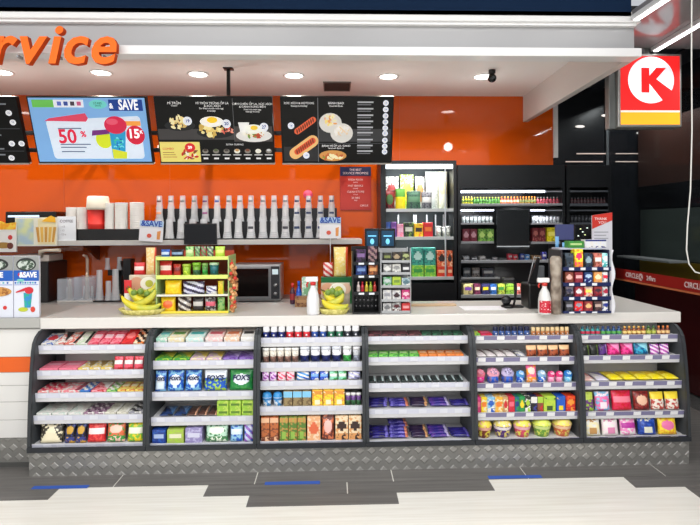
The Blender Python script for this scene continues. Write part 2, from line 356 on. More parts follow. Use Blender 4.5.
decal(r, 'save_panel', rect(sx(.68), sx(.965), L*.79, L*.955), (26, 62, 140), 1.8)
stx(r, '&', .06, sx(.70), L*.86, (240, 240, 245), 3.2, .002, sq=.8); stx(r, 'SAVE', .118, sx(.845), L*.872, (245, 245, 250), 3.3, .003, sq=.62)
decal(r, 'pink_stick', [(sx(.12), L*.64), (sx(.47), L*.63), (sx(.49), L*.68), (sx(.47), L*.755), (sx(.16), L*.68)], (214, 70, 96), 3)
stx(r, '50', .165, sx(.29), L*.40, (206, 32, 62), 3.3, .004, sq=.95); stx(r, '%', .07, sx(.43), L*.44, (206, 32, 62), 3.3, .002)
for zz, q in ((.52, .2), (.28, .26), (.235, .22), (.17, .2)): decal(r, 'small_print', rect(sx(.22), sx(.22+q), L*zz, L*(zz+.018)), (110, 120, 140), 3.1)
decal(r, 'lime_splash', ell(sx(.60), L*.36, .07, .075, 24), (206, 220, 40), 2.2)
decal(r, 'purple_ribbon', [(sx(.50), L*.42), (sx(.67), L*.45), (sx(.68), L*.52), (sx(.51), L*.50)], (112, 44, 120), 3.4)
decal(r, 'cup_picture', [(sx(.655), L*.08), (sx(.765), L*.10), (sx(.795), L*.50), (sx(.655), L*.50)], (40, 150, 196), 4)
decal(r, 'cup_picture_base', [(sx(.66), L*.07), (sx(.775), L*.07), (sx(.785), L*.17), (sx(.66), L*.22)], (210, 218, 50), 5)
plate(r, 'cup_print', sx(.72), L*.30, .05, .07, [(110, 210, 220), (60, 190, 150), (20, 90, 170)], 5, 22)
decal(r, 'red_scoop', ell(sx(.715), L*.58, .095, .075, 24), (206, 38, 74), 5)
decal(r, 'scoop_shine', ell(sx(.69), L*.63, .05, .026, 16), (226, 84, 110), 6.5)
decal(r, 'orange_ribbon', rect(sx(.79), sx(.93), L*.57, L*.64), (238, 156, 70), 3.2)
decal(r, 'price_roundel', ell(sx(.875), L*.43, .078, .082, 26), (206, 34, 62), 4)
stx(r, '15', .108, sx(.862), L*.445, (250, 250, 250), 5.4, .003, sq=.95); stx(r, 'K', .04, sx(.928), L*.475, (250, 250, 250), 5.4, .001)
# partly cut screen at the left
r, Wd, L = screen(-97, 15.5, 'black price list menu screen cut by the left edge of the photo')
for i, (u_, z_) in enumerate(((.41, .76), (.43, .62), (.38, .30), (.47, .30), (.35, .08), (-.2, .6), (-.1, .3))):
    decal(r, 'price_spot', ell(u_*Wd, L*z_, .026, .024, 16), (226, 228, 232), 2)
    stx(r, '25', .025, u_*Wd, L*z_, (20, 30, 60), 3.4)
for z_ in (.88, .70, .66, .42, .21, .12): decal(r, 'caption', rect(.12*Wd, .30*Wd if z_ < .8 else .4*Wd, L*z_, L*(z_+.02)), (120, 124, 130), 2)
for z_ in (.52, .18): decal(r, 'grey_band', rect(-.45*Wd, .48*Wd, L*z_, L*(z_+.01)), (58, 60, 64), 1.4)
# noodle menu
r, Wd, L = screen(153, 272, 'black noodle dish menu screen with a yellow offer box, behind the black pole')
decal(r, 'picture_ground', rect(-Wd/2+.01, sx(.66), L*.36, L*.52), (62, 60, 60), 1); decal(r, 'picture_ground', rect(sx(.665), Wd/2-.01, L*.33, L*.56), (66, 62, 60), 1)
decal(r, 'divider', rect(sx(.66), sx(.664), L*.33, L*.97), (90, 92, 94), 1)
for s_, q, x_, z_ in (('MÌ TRỘN', .030, .17, .90), ('Classic', .02, .17, .865), ('MÌ TRỘN TRỨNG ỐP LA', .027, .49, .90), ('& XÚC XÍCH', .026, .49, .86), ('Stir fried noodle with egg', .021, .48, .825), ('& sausage', .019, .48, .79), ('CƠM CHIÊN ỐP LA, XÚC XÍCH', .026, .83, .89), ('& CANH RONG BIỂN', .025, .83, .85), ('Fried rice with egg,', .02, .83, .81), ('sausage & soup', .02, .83, .78)):
    stx(r, s_, q*.95, sx(x_), L*z_, (226, 226, 224), 2.5)
decal(r, 'dish', ell(sx(.20), L*.57, .13, .045), (30, 32, 34), 1.6); plate(r, 'noodle_picture', sx(.19), L*.62, .085, .065, [(222, 200, 140), (196, 168, 100), (236, 220, 170)], 2.2, 34)
decal(r, 'dish', ell(sx(.50), L*.47, .16, .05), (26, 28, 30), 1.6); plate(r, 'noodle_picture', sx(.47), L*.53, .11, .075, [(216, 190, 110), (190, 160, 80), (232, 214, 150)], 2.2, 40)
plate(r, 'sausage_picture', sx(.60), L*.49, .06, .04, [(206, 96, 80), (226, 150, 130)], 4, 16)
decal(r, 'egg_white', ell(sx(.475), L*.63, .10, .045), (240, 238, 230), 4); decal(r, 'egg_yolk', ell(sx(.48), L*.655, .045, .026), (244, 200, 40), 5.5)
decal(r, 'dish', ell(sx(.83), L*.42, .155, .055), (214, 212, 208), 1.8); plate(r, 'rice_picture', sx(.83), L*.45, .10, .045, [(226, 218, 190), (230, 226, 210), (176, 70, 44), (110, 140, 70)], 3.3, 34)
decal(r, 'egg_white', ell(sx(.83), L*.52, .075, .04), (236, 238, 226), 5); decal(r, 'egg_yolk', ell(sx(.835), L*.54, .032, .02), (236, 196, 60), 6.4)
decal(r, 'soup_cup', [(sx(.715), L*.48), (sx(.775), L*.48), (sx(.795), L*.62), (sx(.70), L*.62)], (232, 232, 230), 3)
for x_, z_, s_ in ((.27, .64, '19'), (.60, .60, '20'), (.92, .55, '27')):
    decal(r, 'price_spot', ell(sx(x_), L*z_, .037, .037, 20), (226, 230, 240), 6); stx(r, s_, .038, sx(x_), L*z_, (30, 45, 100), 7.4, .001)
decal(r, 'yellow_offer_box', rect(sx(.01), sx(.355), L*.02, L*.325), (222, 206, 112), 1.5); plate(r, 'offer_picture', sx(.27), L*.14, .08, .05, [(178, 44, 34), (230, 220, 200), (120, 70, 40)], 3, 22)
decal(r, 'price_spot', ell(sx(.27), L*.24, .045, .04, 20), (204, 40, 44), 5); stx(r, '39', .036, sx(.27), L*.24, (250, 245, 240), 6.4, .001)
stx(r, 'COMBO', .026, sx(.08), L*.22, (170, 60, 40), 3)
for i in range(3): decal(r, 'small_print', rect(sx(.03), sx(.15-.01*i), L*(.09+.035*i), L*(.10+.035*i)), (150, 120, 60), 3)
stx(r, 'EXTRA TOPPING', .02, sx(.66), L*.285, (220, 220, 220), 2.5)
for i in range(7):
    x_ = .40+.092*i; decal(r, 'topping_dish', ell(sx(x_), L*.185, .026, .02, 14), (120, 116, 108) if i not in (3, 5) else (214, 212, 200), 2); decal(r, 'topping_centre', ell(sx(x_), L*.20, .017, .011, 12), [(60, 50, 44), (80, 90, 60), (70, 64, 60), (190, 150, 90), (120, 70, 50), (230, 226, 210), (190, 190, 190)][i], 3.3)
    decal(r, 'small_print', rect(sx(x_-.035), sx(x_+.035), L*.12, L*.135), (190, 190, 190), 2); decal(r, 'small_print', rect(sx(x_-.02), sx(x_+.02), L*.06, L*.085), (226, 226, 226), 2)
# hot dog menu
r, Wd, L = screen(279.8, 394, 'black menu screen with hot dogs and dumplings, right of the noodle menu')
decal(r, 'picture_ground', rect(sx(.33), sx(.98), L*.33, L*.52), (52, 52, 54), 1); decal(r, 'picture_ground', rect(sx(.02), sx(.325), L*.03, L*.25), (40, 40, 42), 1); decal(r, 'divider', rect(sx(.327), sx(.333), L*.02, L*.98), (104, 106, 110), 1.2)
decal(r, 'divider', rect(sx(.335), sx(.98), L*.30, L*.305), (80, 82, 86), 1.2)
for s_, q, x_, z_ in (('XÚC XÍCH & HOTDOG', .026, .165, .90), ('Sausage & Hotdog', .02, .165, .86), ('BÁNH BAO', .028, .49, .90), ('Steamed Buns', .021, .49, .86), ('BÁNH MÌ ỐP LA / SAND', .025, .49, .265), ('Sandwich Banh mi', .02, .49, .23)): stx(r, s_, q*.95, sx(x_), L*z_, (230, 230, 230), 2.5)
def sausage(cx, cz, l, wd, rot, col, name, d):
    poly = ell(cx+math.cos(rot)*l/2, cz+math.sin(rot)*l/2, wd, wd, 8, rot-PI/2, rot+PI/2)+ell(cx-math.cos(rot)*l/2, cz-math.sin(rot)*l/2, wd, wd, 8, rot+PI/2, rot+1.5*PI)
    decal(r, name, poly, col, d)
    return [(cx-math.cos(rot)*l/2+math.cos(rot)*l*k/8, cz-math.sin(rot)*l/2+math.sin(rot)*l*k/8) for k in range(9)]
def mustard(pts, rot, d, c=(92, 30, 20)):
    bm = bm_()
    for i, p in enumerate(pts): prism(bm, ell(p[0], p[1], .022, .006, 8, rot=rot+1.1), -.001*d-.001, -.001*d, axis='y')
    ob('sauce_stripe', bm, em(c, .5), r)
p_ = sausage(sx(.215), L*.57, .17, .026, .62, (214, 96, 60), 'sausage_picture', 2); mustard(p_, .62, 3.4)
sausage(sx(.20), L*.245, .19, .050, .62, (226, 176, 112), 'bun_picture', 2); p_ = sausage(sx(.21), L*.26, .17, .026, .62, (204, 84, 50), 'sausage_picture', 3.4); mustard(p_, .62, 4.8, (110, 40, 24))
for cx, cz, c2 in ((.44, .64, [(230, 200, 120), (214, 150, 80), (240, 226, 180)]), (.54, .49, [(240, 236, 226), (214, 190, 160), (236, 228, 216)])):
    decal(r, 'steamer_basket', ell(sx(cx), L*(cz-.03), .098, .085), (206, 204, 198), 2+cx); plate(r, 'bun_picture', sx(cx), L*(cz+.01), .07, .055, c2, 4+cx, 24)
decal(r, 'banh_mi_picture', ell(sx(.46), L*.115, .12, .048), (196, 140, 76), 2); plate(r, 'filling_picture', sx(.46), L*.10, .10, .022, [(120, 150, 60), (226, 214, 170), (180, 90, 50)], 3.4, 24)
for i in range(9):
    z_ = [.905, .81, .715, .625, .535, .455, .35, .26, .175][i]; x_ = .93
    decal(r, 'price_spot', ell(sx(x_), L*(z_-.0), .024, .024, 16), (224, 228, 238), 2); stx(r, ['15', '16', '18', '20', '15', '22', '20', '25', '28'][i], .024, sx(x_), L*z_, (30, 45, 90), 3.4)
    decal(r, 'caption', rect(sx(.68), sx(.82), L*z_, L*(z_+.022)), (170, 172, 176), 2); decal(r, 'small_print', rect(sx(.68), sx(.80), L*(z_-.032), L*(z_-.018)), (110, 112, 116), 2)
for x_, z_ in ((.09, .57), (.22, .12)): decal(r, 'price_spot', ell(sx(x_), L*z_, .028, .028, 16), (224, 230, 244), 5); stx(r, '18', .026, sx(x_), L*z_, (30, 45, 90), 6.4)
# rails behind the screens
for v_, lab in ((133, 'upper black steel rail behind the menu screens'), (150, 'lower black steel rail behind the menu screens')):
    z_ = P(275, v_, 4.78)[1]; bm = bm_(); box(bm, P(-120, v_, 4.78)[0], P(388, v_, 4.78)[0], 4.77, 4.80, z_-.018, z_+.018, bev=.003); [box(bm, xx-.02, xx+.02, 4.80, YB, z_-.012, z_+.012) for xx in (-2.4, -1.25, .2)]; tag(ob('mounting_rail', bm, BLACK), lab, 'rail')
d = fw*F + rt*(228-CX) + up*(CY-68); t = (ZC-EYE)/d.z
bm = bm_(); box(bm, -.014, .014, -.014, .014, -.232, -.006, bev=.002); box(bm, -.04, .04, -.04, .04, -.008, 0)
q = ob('ceiling_pole', bm, BLACK, None, (P(228.5, 80, 4.55)[0], 4.55, ZC)); tag(q, 'black vertical pole from the ceiling behind the noodle menu screen', 'pole')
# ------------------------------------------------------------------ red wall poster
x0, zt = P(340, 167, YB); x1, zb = P(371, 210, YB)
r = thing('wall_poster', 'dark red poster with navy heading hung on the orange wall', 'poster', ((x0+x1)/2, YB-.002, zb)); w2 = (x1-x0)/2; h = zt-zb
bm = bm_(); box(bm, -w2, w2, -.012, 0, 0, h, bev=.002); ob('board', bm, M((176, 42, 30), .4), r)
bm = bm_(); box(bm, -w2, w2, -.015, -.0122, h*.79, h); ob('heading_panel', bm, M((22, 28, 70), .4), r)
for s_, q, z_ in (('THE BEST', .03, .93), ('SERVICE PROMISE', .034, .85), ('FRESH FOOD', .026, .70), ('quality', .018, .645), ('FAST SERVICE', .026, .56), ('friendly', .018, .50), ('CLEAN STORE', .028, .42), ('always', .018, .36), ('24 HRS', .028, .28), ('daily', .018, .225), ('CIRCLE', .026, .1)):
    text(s_, q, M((226, 200, 200)), r, 0 if z_ > .15 else w2*.55, -.0165, h*z_, ext=.0004)
bm = bm_(); lathe(bm, [(0, .0), (.048, .0), (.048, .004), (0, .004)], 20, axis='y'); xx, zz = P(308, 194.5, YB); tag(ob('pink_disc', bm, M((240, 84, 120)), None, (xx, YB-.001, zz)), 'round pink disc on the orange wall above the clear cups', 'sticker')  # flat pink disc set on the wall
#===PART2===
# ------------------------------------------------------------------ counter
def diamond_plate():
    m, nt, b = newmat('diamond_plate'); N = nt.nodes; Lk = nt.links
    tc = N.new('ShaderNodeTexCoord'); sp = N.new('ShaderNodeSeparateXYZ'); Lk.new(tc.outputs['Object'], sp.inputs[0])
    def mth(op, a, c=None, v=None):
        n = N.new('ShaderNodeMath'); n.operation = op
        if hasattr(a, 'type'): Lk.new(a, n.inputs[0])
        else: n.inputs[0].default_value = a
        if c is not None:
            if hasattr(c, 'type'): Lk.new(c, n.inputs[1])
            else: n.inputs[1].default_value = c
        return n.outputs[0]
    p = .072; out = []
    for op in ('ADD', 'SUBTRACT'):
        a = mth(op, sp.outputs[0], mth('MULTIPLY', sp.outputs[2], .60)); a = mth('MULTIPLY', a, 1/p); a = mth('FRACT', mth('ADD', a, 200.35)); out.append(mth('SUBTRACT', a, .5))
    X = mth('ABSOLUTE', mth('MULTIPLY', mth('ADD', out[0], out[1]), p/2)); Z = mth('ABSOLUTE', mth('MULTIPLY', mth('SUBTRACT', out[0], out[1]), p/1.2))
    mk = mth('ADD', mth('DIVIDE', X, .029), mth('DIVIDE', Z, .026)); mr = N.new('ShaderNodeMapRange'); Lk.new(mk, mr.inputs[0]); mr.inputs[1].default_value = .75; mr.inputs[2].default_value = 1.0; mr.inputs[3].default_value = 1; mr.inputs[4].default_value = 0
    mx = N.new('ShaderNodeMix'); mx.data_type = 'RGBA'; Lk.new(mr.outputs[0], mx.inputs[0]); mx.inputs[6].default_value = lin((150, 149, 145)); mx.inputs[7].default_value = lin((176, 174, 170)); Lk.new(mx.outputs[2], b.inputs['Base Color'])
    bp = N.new('ShaderNodeBump'); bp.inputs['Strength'].default_value = .9; bp.inputs['Distance'].default_value = .003; Lk.new(mr.outputs[0], bp.inputs['Height']); Lk.new(bp.outputs[0], b.inputs['Normal'])
    b.inputs['Metallic'].default_value = .55; b.inputs['Roughness'].default_value = .36; return m
DP = diamond_plate()
YSF, ZS, ZSB = 3.36, P(350, 315.2, 3.36)[1], P(350, 326, 3.36)[1]
XL = P(27, 452, 3.22)[0]; XRB = P(691, 440, 3.22)[0]
XSR = P(681, 317, YSF)[0]; XSL = P(40, 322, YSF)[0]
bm = bm_(); box(bm, XSL, XSR, YSF, 3.95, ZSB, ZS, bev=.004); box(bm, 1.86, XSR, 3.93, 4.22, ZSB+.001, ZS-.0005, bev=.002)
tag(ob('worktop', bm, M((222, 219, 214), .22)), 'long white worktop running over all six display bays', 'worktop')
ctr = thing('service_counter', 'long service counter base with diamond plate kick board and white tiled left end', 'counter', (0, 0, 0))
bm = bm_(); box(bm, XL, XRB, 3.555, 3.90, 0, ZSB-.001); box(bm, 1.88, XSR-.03, 3.90, 4.18, 0, ZSB-.001); ob('body', bm, M((70, 60, 58)), ctr)
ZK = P(350, 447, 3.22)[1]
bm = bm_(); box(bm, XL+.003, XRB-.003, 3.235, 3.55, 0, ZK-.002); ob('kick_board', bm, DP, ctr)
xs = [fx(a, 3.235) for a in (320, 401, 527)]
# left tiled end
XLL = -3.0; YLF = 3.385
def zl(v): return P(12, v, YLF)[1]
bm = bm_(); box(bm, XLL, XL-.002, YLF+.006, 3.9, 0, zl(328)); ob('end_body', bm, M((170, 168, 164)), ctr)
bm = bm_(); prev = zl(329)
vv = [329, 357, 372.5, 385.5, 402, 420, 438]
for a, b_ in zip(vv[:-1], vv[1:]): box(bm, XLL, XL-.003, YLF, YLF+.01, zl(b_)+.0015, zl(a)-.0015, 1 if a == 357 else 0, bev=.0015)
ob('wall_tiles', bm, [M((228, 227, 224), .25), M((232, 98, 22), .3)], ctr)
bm = bm_(); box(bm, XLL, XL-.003, YLF-.012, YLF+.005, .03, zl(438.5)); ob('end_kick_board', bm, DP, ctr)
bm = bm_(); box(bm, XLL, XL-.003, YLF-.02, YLF+.005, 0, .03); ob('plinth', bm, M((80, 80, 78)), ctr)
bm = bm_(); box(bm, XLL, XSL-.003, YLF-.02, 3.95, zl(328)+.001, zl(318), bev=.003); tag(ob('end_worktop', bm, M((176, 176, 172), .35)), 'grey worktop at the left end under the promotional boxes', 'worktop')
ZLT = zl(318)
# ------------------------------------------------------------------ display bays
UB = [27, 146, 256.3, 366, 475, 583.3, 691]
XB = [P(u, 440, 3.22)[0] for u in UB]
YF = [3.315, 3.297, 3.277, 3.257, 3.237]
RAILS = [[(345, 353.7), (370, 379), (392.5, 401.5), (414.8, 423.7), (443.4, 449.5)],
         [(342, 350), (360.3, 369), (391.4, 400.4), (416.5, 425.5), (443, 448.5)],
         [(337.3, 346.5), (362, 371.5), (380.6, 389.5), (406, 415), (440.7, 446)],
         [(336, 344), (356.7, 365), (382.7, 391.6), (408.5, 417.5), (440, 445)],
         [(335.3, 343), (356.7, 365), (382.7, 391), (412, 420), (438, 443.5)],
         [(334.5, 342.5), (355, 363), (381, 389), (411, 418.5), (436, 441.5)]]
BN = ['leftmost', 'second', 'third', 'fourth', 'fifth', 'rightmost']
SN = ['top', 'second', 'middle', 'fourth', 'bottom']
YBK = 3.53; PT = .015
BACKP = M((236, 234, 230), .5); RAILM = M((214, 214, 216), .4); STRIP = M((216, 218, 232), .25); STRIP2 = M((128, 124, 158), .3); TAGM = M((238, 238, 240), .4); TAGL = M((226, 228, 238), .4)
SHZ = []
for i in range(6):
    x0, x1 = XB[i]+.001, XB[i+1]-.001
    r = thing('display_bay', ['leftmost charcoal-framed display bay holding pink and white packs over a row of snack bags', 'second display bay from left, holding the blue and green lettered mint bags',
        'third display bay from left, topped by a row of white capped gum bottles', 'fourth display bay from left, sparsely filled with dark blue chocolate bars',
        'fifth display bay from left, holding pink tubs and upright colourful boxes', 'rightmost display bay, with the wide row of yellow packs'][i], 'display bay', ((x0+x1)/2, 3.22, ZK), 'display bays under the white worktop')
    cx = (x0+x1)/2; hw = (x1-x0)/2; zt = ZSB-.002-ZK
    prof = [(0, 0), (.003, .10), (.008, .22), (.016, .33), (.028, .46), (.046, .59), (.06, .64), (.085, .672), (.13, .70), (.2, zt), (.33, zt), (.33, 0)]
    for s in (-1, 1):
        bm = bm_(); xa, xb = (-hw, -hw+PT) if s < 0 else (hw-PT, hw); prism(bm, prof, xa, xb)
        prism(bm, [(p[0]-.004, p[1]) for p in prof[:9]]+[(p[0]+.01, p[1]) for p in reversed(prof[:9])], xa-.0 if s < 0 else xa-.004, xb+.004 if s < 0 else xb, 1)
        ob('side_panel', bm, [M((72, 76, 80), .5), M((46, 50, 54), .45)], r)
    bm = bm_(); box(bm, -hw+PT, hw-PT, .315, .33, 0, zt); ob('back_panel', bm, BACKP, r)
    if i in (0,):
        bm = bm_(); box(bm, -hw+PT+.001, -hw+PT+.055, .305, .314, .02, zt-.02); ob('upright', bm, M((90, 92, 94)), r)
    bm = bm_(); box(bm, -hw+.001, hw-.001, -.008, -.0005, -.0, .03); ob('bottom_trim', bm, M((34, 38, 44), .4), r)
    zz = []
    for k_, (va, vb) in enumerate(RAILS[i]):
        uc = (UB[i]+UB[i+1])/2; za = P(uc, va, YF[k_])[1]-ZK; zb = P(uc, vb, YF[k_])[1]-ZK; y = YF[k_]-3.22
        zb = max(zb, .002)
        bm = bm_(); box(bm, -hw+PT+.001, hw-PT-.001, y+.006, .314, za-.018, za-.008)
        prism(bm, [(y, za-.0), (y+.006, za), (y+.006, za-.02), (y+.014, zb), (y+.006, zb)], -hw+PT+.001, hw-PT-.001)
        sh = ob('shelf', bm, RAILM, r)
        hgt = (za-zb); bm = bm_()
        prism(bm, [(y-.0025, za-.002), (y-.0004, za-.002), (y+.0045, zb+hgt*.42), (y+.0025, zb+hgt*.42)], -hw+PT+.002, hw-PT-.002)
        ob('price_strip', bm, STRIP2 if i > 3 else STRIP, sh)
        n = 5; bm = None
        for q in range(n):
            rr = random.uniform(-.03, .03); cxq = -hw+PT+(q+.5)*(2*hw-2*PT)/n+rr; bm = bm_()
            prism(bm, [(y-.0045, za-.003), (y-.0032, za-.003), (y+.0015, zb+hgt*.45), (y+.0002, zb+hgt*.45)], cxq-.024, cxq+.024)
            ob('price_tag', bm, TAGM if i > 3 else TAGL, sh)
        if k_ < 4:
            bm = bm_(); [box(bm, xx-.004, xx+.004, .14, .313, za-.045, za-.0185) for xx in (-hw+PT+.006, hw-PT-.006)]; ob('shelf_bracket', bm, M((50, 52, 56)), sh)
        zz.append(za-.008+ZK)
    SHZ.append(zz)
# ------------------------------------------------------------------ products
def shade(c, k): return tuple(max(0, min(255, int(x*k))) for x in c)
DES = {'band': lambda u, v: 1 if v > .8 else (2 if v < .16 else 0), 'oval': lambda u, v: 1 if (u/.68)**2+((v-.52)/.26)**2 < 1 else 0,
       'diag': lambda u, v: 1 if (u+2*v-1) > .25 else 0, 'top': lambda u, v: 1 if v > .62 else 0, 'label': lambda u, v: 1 if .38 < v < .72 and abs(u) < .85 else 0,
       'two': lambda u, v: 2 if v < .28 else (1 if (u/.7)**2+((v-.64)/.2)**2 < 1 else 0), 'plain': lambda u, v: 0, 'window': lambda u, v: 1 if abs(u) < .5 and .12 < v < .45 else (2 if v > .75 else 0),
       'stripe': lambda u, v: 1 if int((v*1.0+u*.25+3)*5) % 2 else 0, 'edge': lambda u, v: 1 if u > .62 else 0, 'tri': lambda u, v: 1 if abs(u) < (1-v)*.95 else 2}
def mats3(cols):
    c = list(cols)+[cols[-1]]*(3-len(cols)); sc_ = 38
    return [MP(c[0], shade(c[0], .62) if c[2] == c[0] else c[2], 55, .3, .55, .04), M(c[1], .3), MP(c[2], c[1], 60, .3, .56, .03)]
def bag(w, h, d, cols, des='oval', puff=.5, fin=.07, nu=18, nv=20):
    f = DES[des]; bm = bm_(); V = {}
    for s in (-1, 1):
        for i in range(nu+1):
            for j in range(nv+1):
                u = -1+2*i/nu; v = j/nv
                if v > 1-fin: t = .03
                else:
                    vv = v/(1-fin); t = max(0, 1-abs(u)**2.6)**.6*(min(1, (1-vv)*2.2)**.6)*(min(1, vv*5+.25 if puff < .6 else vv*4)**.5)
                x = u*w/2*(1-.05*math.sin(PI*v)); y = s*(d/2*t+.0006)
                if i in (0, nu) and s > 0: V[s, i, j] = V[-1, i, j]; V[-1, i, j].co.y = 0; continue
                V[s, i, j] = bm.verts.new((x, y, v*h+(.004*math.sin(u*9)*0)))
    for s in (-1, 1):
        for i in range(nu):
            for j in range(nv):
                a = [V[s, i, j], V[s, i+1, j], V[s, i+1, j+1], V[s, i, j+1]]
                if len(set(a)) < 3: continue
                q = bm.faces.new(list(dict.fromkeys(a))); q.smooth = True; q.material_index = f(-1+2*(i+.5)/nu, (j+.5)/nv)
    for i in range(nu):
        for j in (0, nv):
            a = list(dict.fromkeys([V[-1, i, j], V[-1, i+1, j], V[1, i+1, j], V[1, i, j]]))
            if len(a) > 2: bm.faces.new(a)
    return bm
def carton(w, h, d, cols, des='label', nu=8, nv=10):
    f = DES[des]; bm = bm_(); box(bm, -w/2, w/2, -d/2, d/2, 0, h, 0, bev=.0015, seg=1)
    e = .0006
    for i in range(nu):
        for j in range(nv):
            k_ = f(-1+2*(i+.5)/nu, (j+.5)/nv)
            if k_ == 0: continue
            x0, x1, z0, z1 = -w/2*.97+w*.97*i/nu, -w/2*.97+w*.97*(i+1)/nu, h*.015+h*.97*j/nv, h*.015+h*.97*(j+1)/nv
            box_ = [(x0, -d/2-e, z0), (x1, -d/2-e, z0), (x1, -d/2-e, z1), (x0, -d/2-e, z1)]
            add(bm, box_, [(0, 1, 2, 3)], k_)
    k_ = 2 if des in ('band', 'top') else 0
    return bm
def make(kind, w, h, d, cols, des):
    """returns one root object standing up at the origin, facing the camera side"""
    if kind in ('bag', 'bar'): return ob('snack_bag' if kind == 'bag' else 'snack_bar', bag(w, h, d, cols, des, .5 if kind == 'bag' else .9, .07 if kind == 'bag' else .05), mats3(cols))
    if kind == 'carton': return ob('carton', carton(w, h, d, cols, des), mats3(cols))
    if kind == 'pack': return ob('flat_pack', carton(w, h, d, cols, des), mats3(cols))
    R = w/2
    if kind == 'gum':
        bm = bm_(); hb = h*.56; lathe(bm, [(0, 0, 0), (R*.9, 0, 0), (R, h*.04, 0), (R, hb*.85, 0), (R*.86, hb, 0), (0, hb, 0)], 14)
        o = ob('gum_bottle', bm, MP(cols[0], shade(cols[0], 1.5), 60, .3, .6, .03))
        bm = bm_(); lathe(bm, [(0, hb+.001), (R*.98, hb+.001), (R*1.0, hb+h*.06), (R*.9, h*.97), (R*.84, h), (0, h)], 14); ob('cap', bm, M(cols[1], .35), o)
        bm = bm_(); lathe(bm, [(0, R*1.001), (R*.28, R*1.001), (R*.28, R*1.02), (0, R*1.02)], 10, axis='y', c=(0, 0, hb*.5)); ob('emblem', bm, M((235, 235, 240)), o); return o
    if kind == 'bottle':
        bm = bm_(); lathe(bm, [(0, 0, 0), (R*.95, 0, 0), (R, h*.05, 0), (R, h*.2, 1), (R, h*.5, 0), (R*.8, h*.62, 0), (R*.42, h*.74, 0), (R*.42, h*.80, 0), (0, h*.8, 0)], 12)
        o = ob('small_bottle', bm, [M(cols[0], .2), M(cols[1])]); bm = bm_(); lathe(bm, [(0, h*.802), (R*.5, h*.802), (R*.5, h), (0, h)], 12); ob('cap', bm, M(cols[2], .35), o); return o
    if kind == 'tub':
        bm = bm_(); lathe(bm, [(0, 0, 1), (R*.84, 0, 1), (R*.9, h*.45, 0), (R*.96, h*.82, 0), (0, h*.82, 0)], 16); o = ob('tub', bm, [MP(cols[0], shade(cols[0], .75), 70, .3, .58), MP(cols[2], shade(cols[2], 1.4), 60, .3, .58)])
        bm = bm_(); lathe(bm, [(0, h*.821), (R, h*.821), (R, h*.96), (R*.92, h), (0, h)], 16); ob('lid', bm, M(cols[1], .3), o); return o
    if kind == 'cup':   # domed pot with a printed film top
        bm = bm_(); lathe(bm, [(0, 0, 0), (R*.72, 0, 0), (R*.80, h*.25, 0), (R*.9, h*.45, 1), (R*.98, h*.62, 0), (R, h*.66, 2), (R*.97, h*.72, 2), (R*.72, h*.93, 2), (0, h, 2)], 18); o = ob('snack_cup', bm, mats3(cols)); return o
    if kind == 'hex':   # faceted tub tipped to show its lid
        bm = bm_(); lathe(bm, [(0, 0, 2), (R*.9, 0, 2), (R*.95, h*.4, 2), (0, h*.4, 2)], 8); o = ob('novelty_tub', bm, mats3(cols))
        bm = bm_(); tmp = bmesh.new(); lathe(tmp, [(0, 0), (R*.95, 0), (R, h*.12), (R*.6, h*.3), (0, h*.32)], 8); bmesh.ops.transform(tmp, matrix=Matrix.Translation((0, 0, h*.48)) @ Matrix.Rotation(math.radians(50), 4, 'X'), verts=tmp.verts)
        for v in tmp.verts: v.co.z = min(h, max(h*.405, v.co.z))
        merge(bm, tmp, 0); ob('lid', bm, M(cols[0], .3), o)
        bm = bm_(); tmp = bmesh.new(); lathe(tmp, [(0, h*.325), (R*.55, h*.325), (R*.5, h*.36), (0, h*.37)], 8); bmesh.ops.transform(tmp, matrix=Matrix.Translation((0, 0, h*.48)) @ Matrix.Rotation(math.radians(50), 4, 'X'), verts=tmp.verts); merge(bm, tmp, 0); ob('emblem', bm, MP(cols[1], cols[0], 90, .3), o); return o
ORD = ['first', 'second', 'third', 'fourth', 'fifth', 'sixth', 'seventh', 'eighth', 'ninth', 'tenth', 'eleventh', 'twelfth', 'thirteenth', 'fourteenth', 'fifteenth', 'sixteenth']
CATN = {'bag': 'snack bag', 'bar': 'snack bar', 'carton': 'box', 'pack': 'pack', 'gum': 'gum bottle', 'bottle': 'bottle', 'tub': 'tub', 'cup': 'snack cup', 'hex': 'tub'}
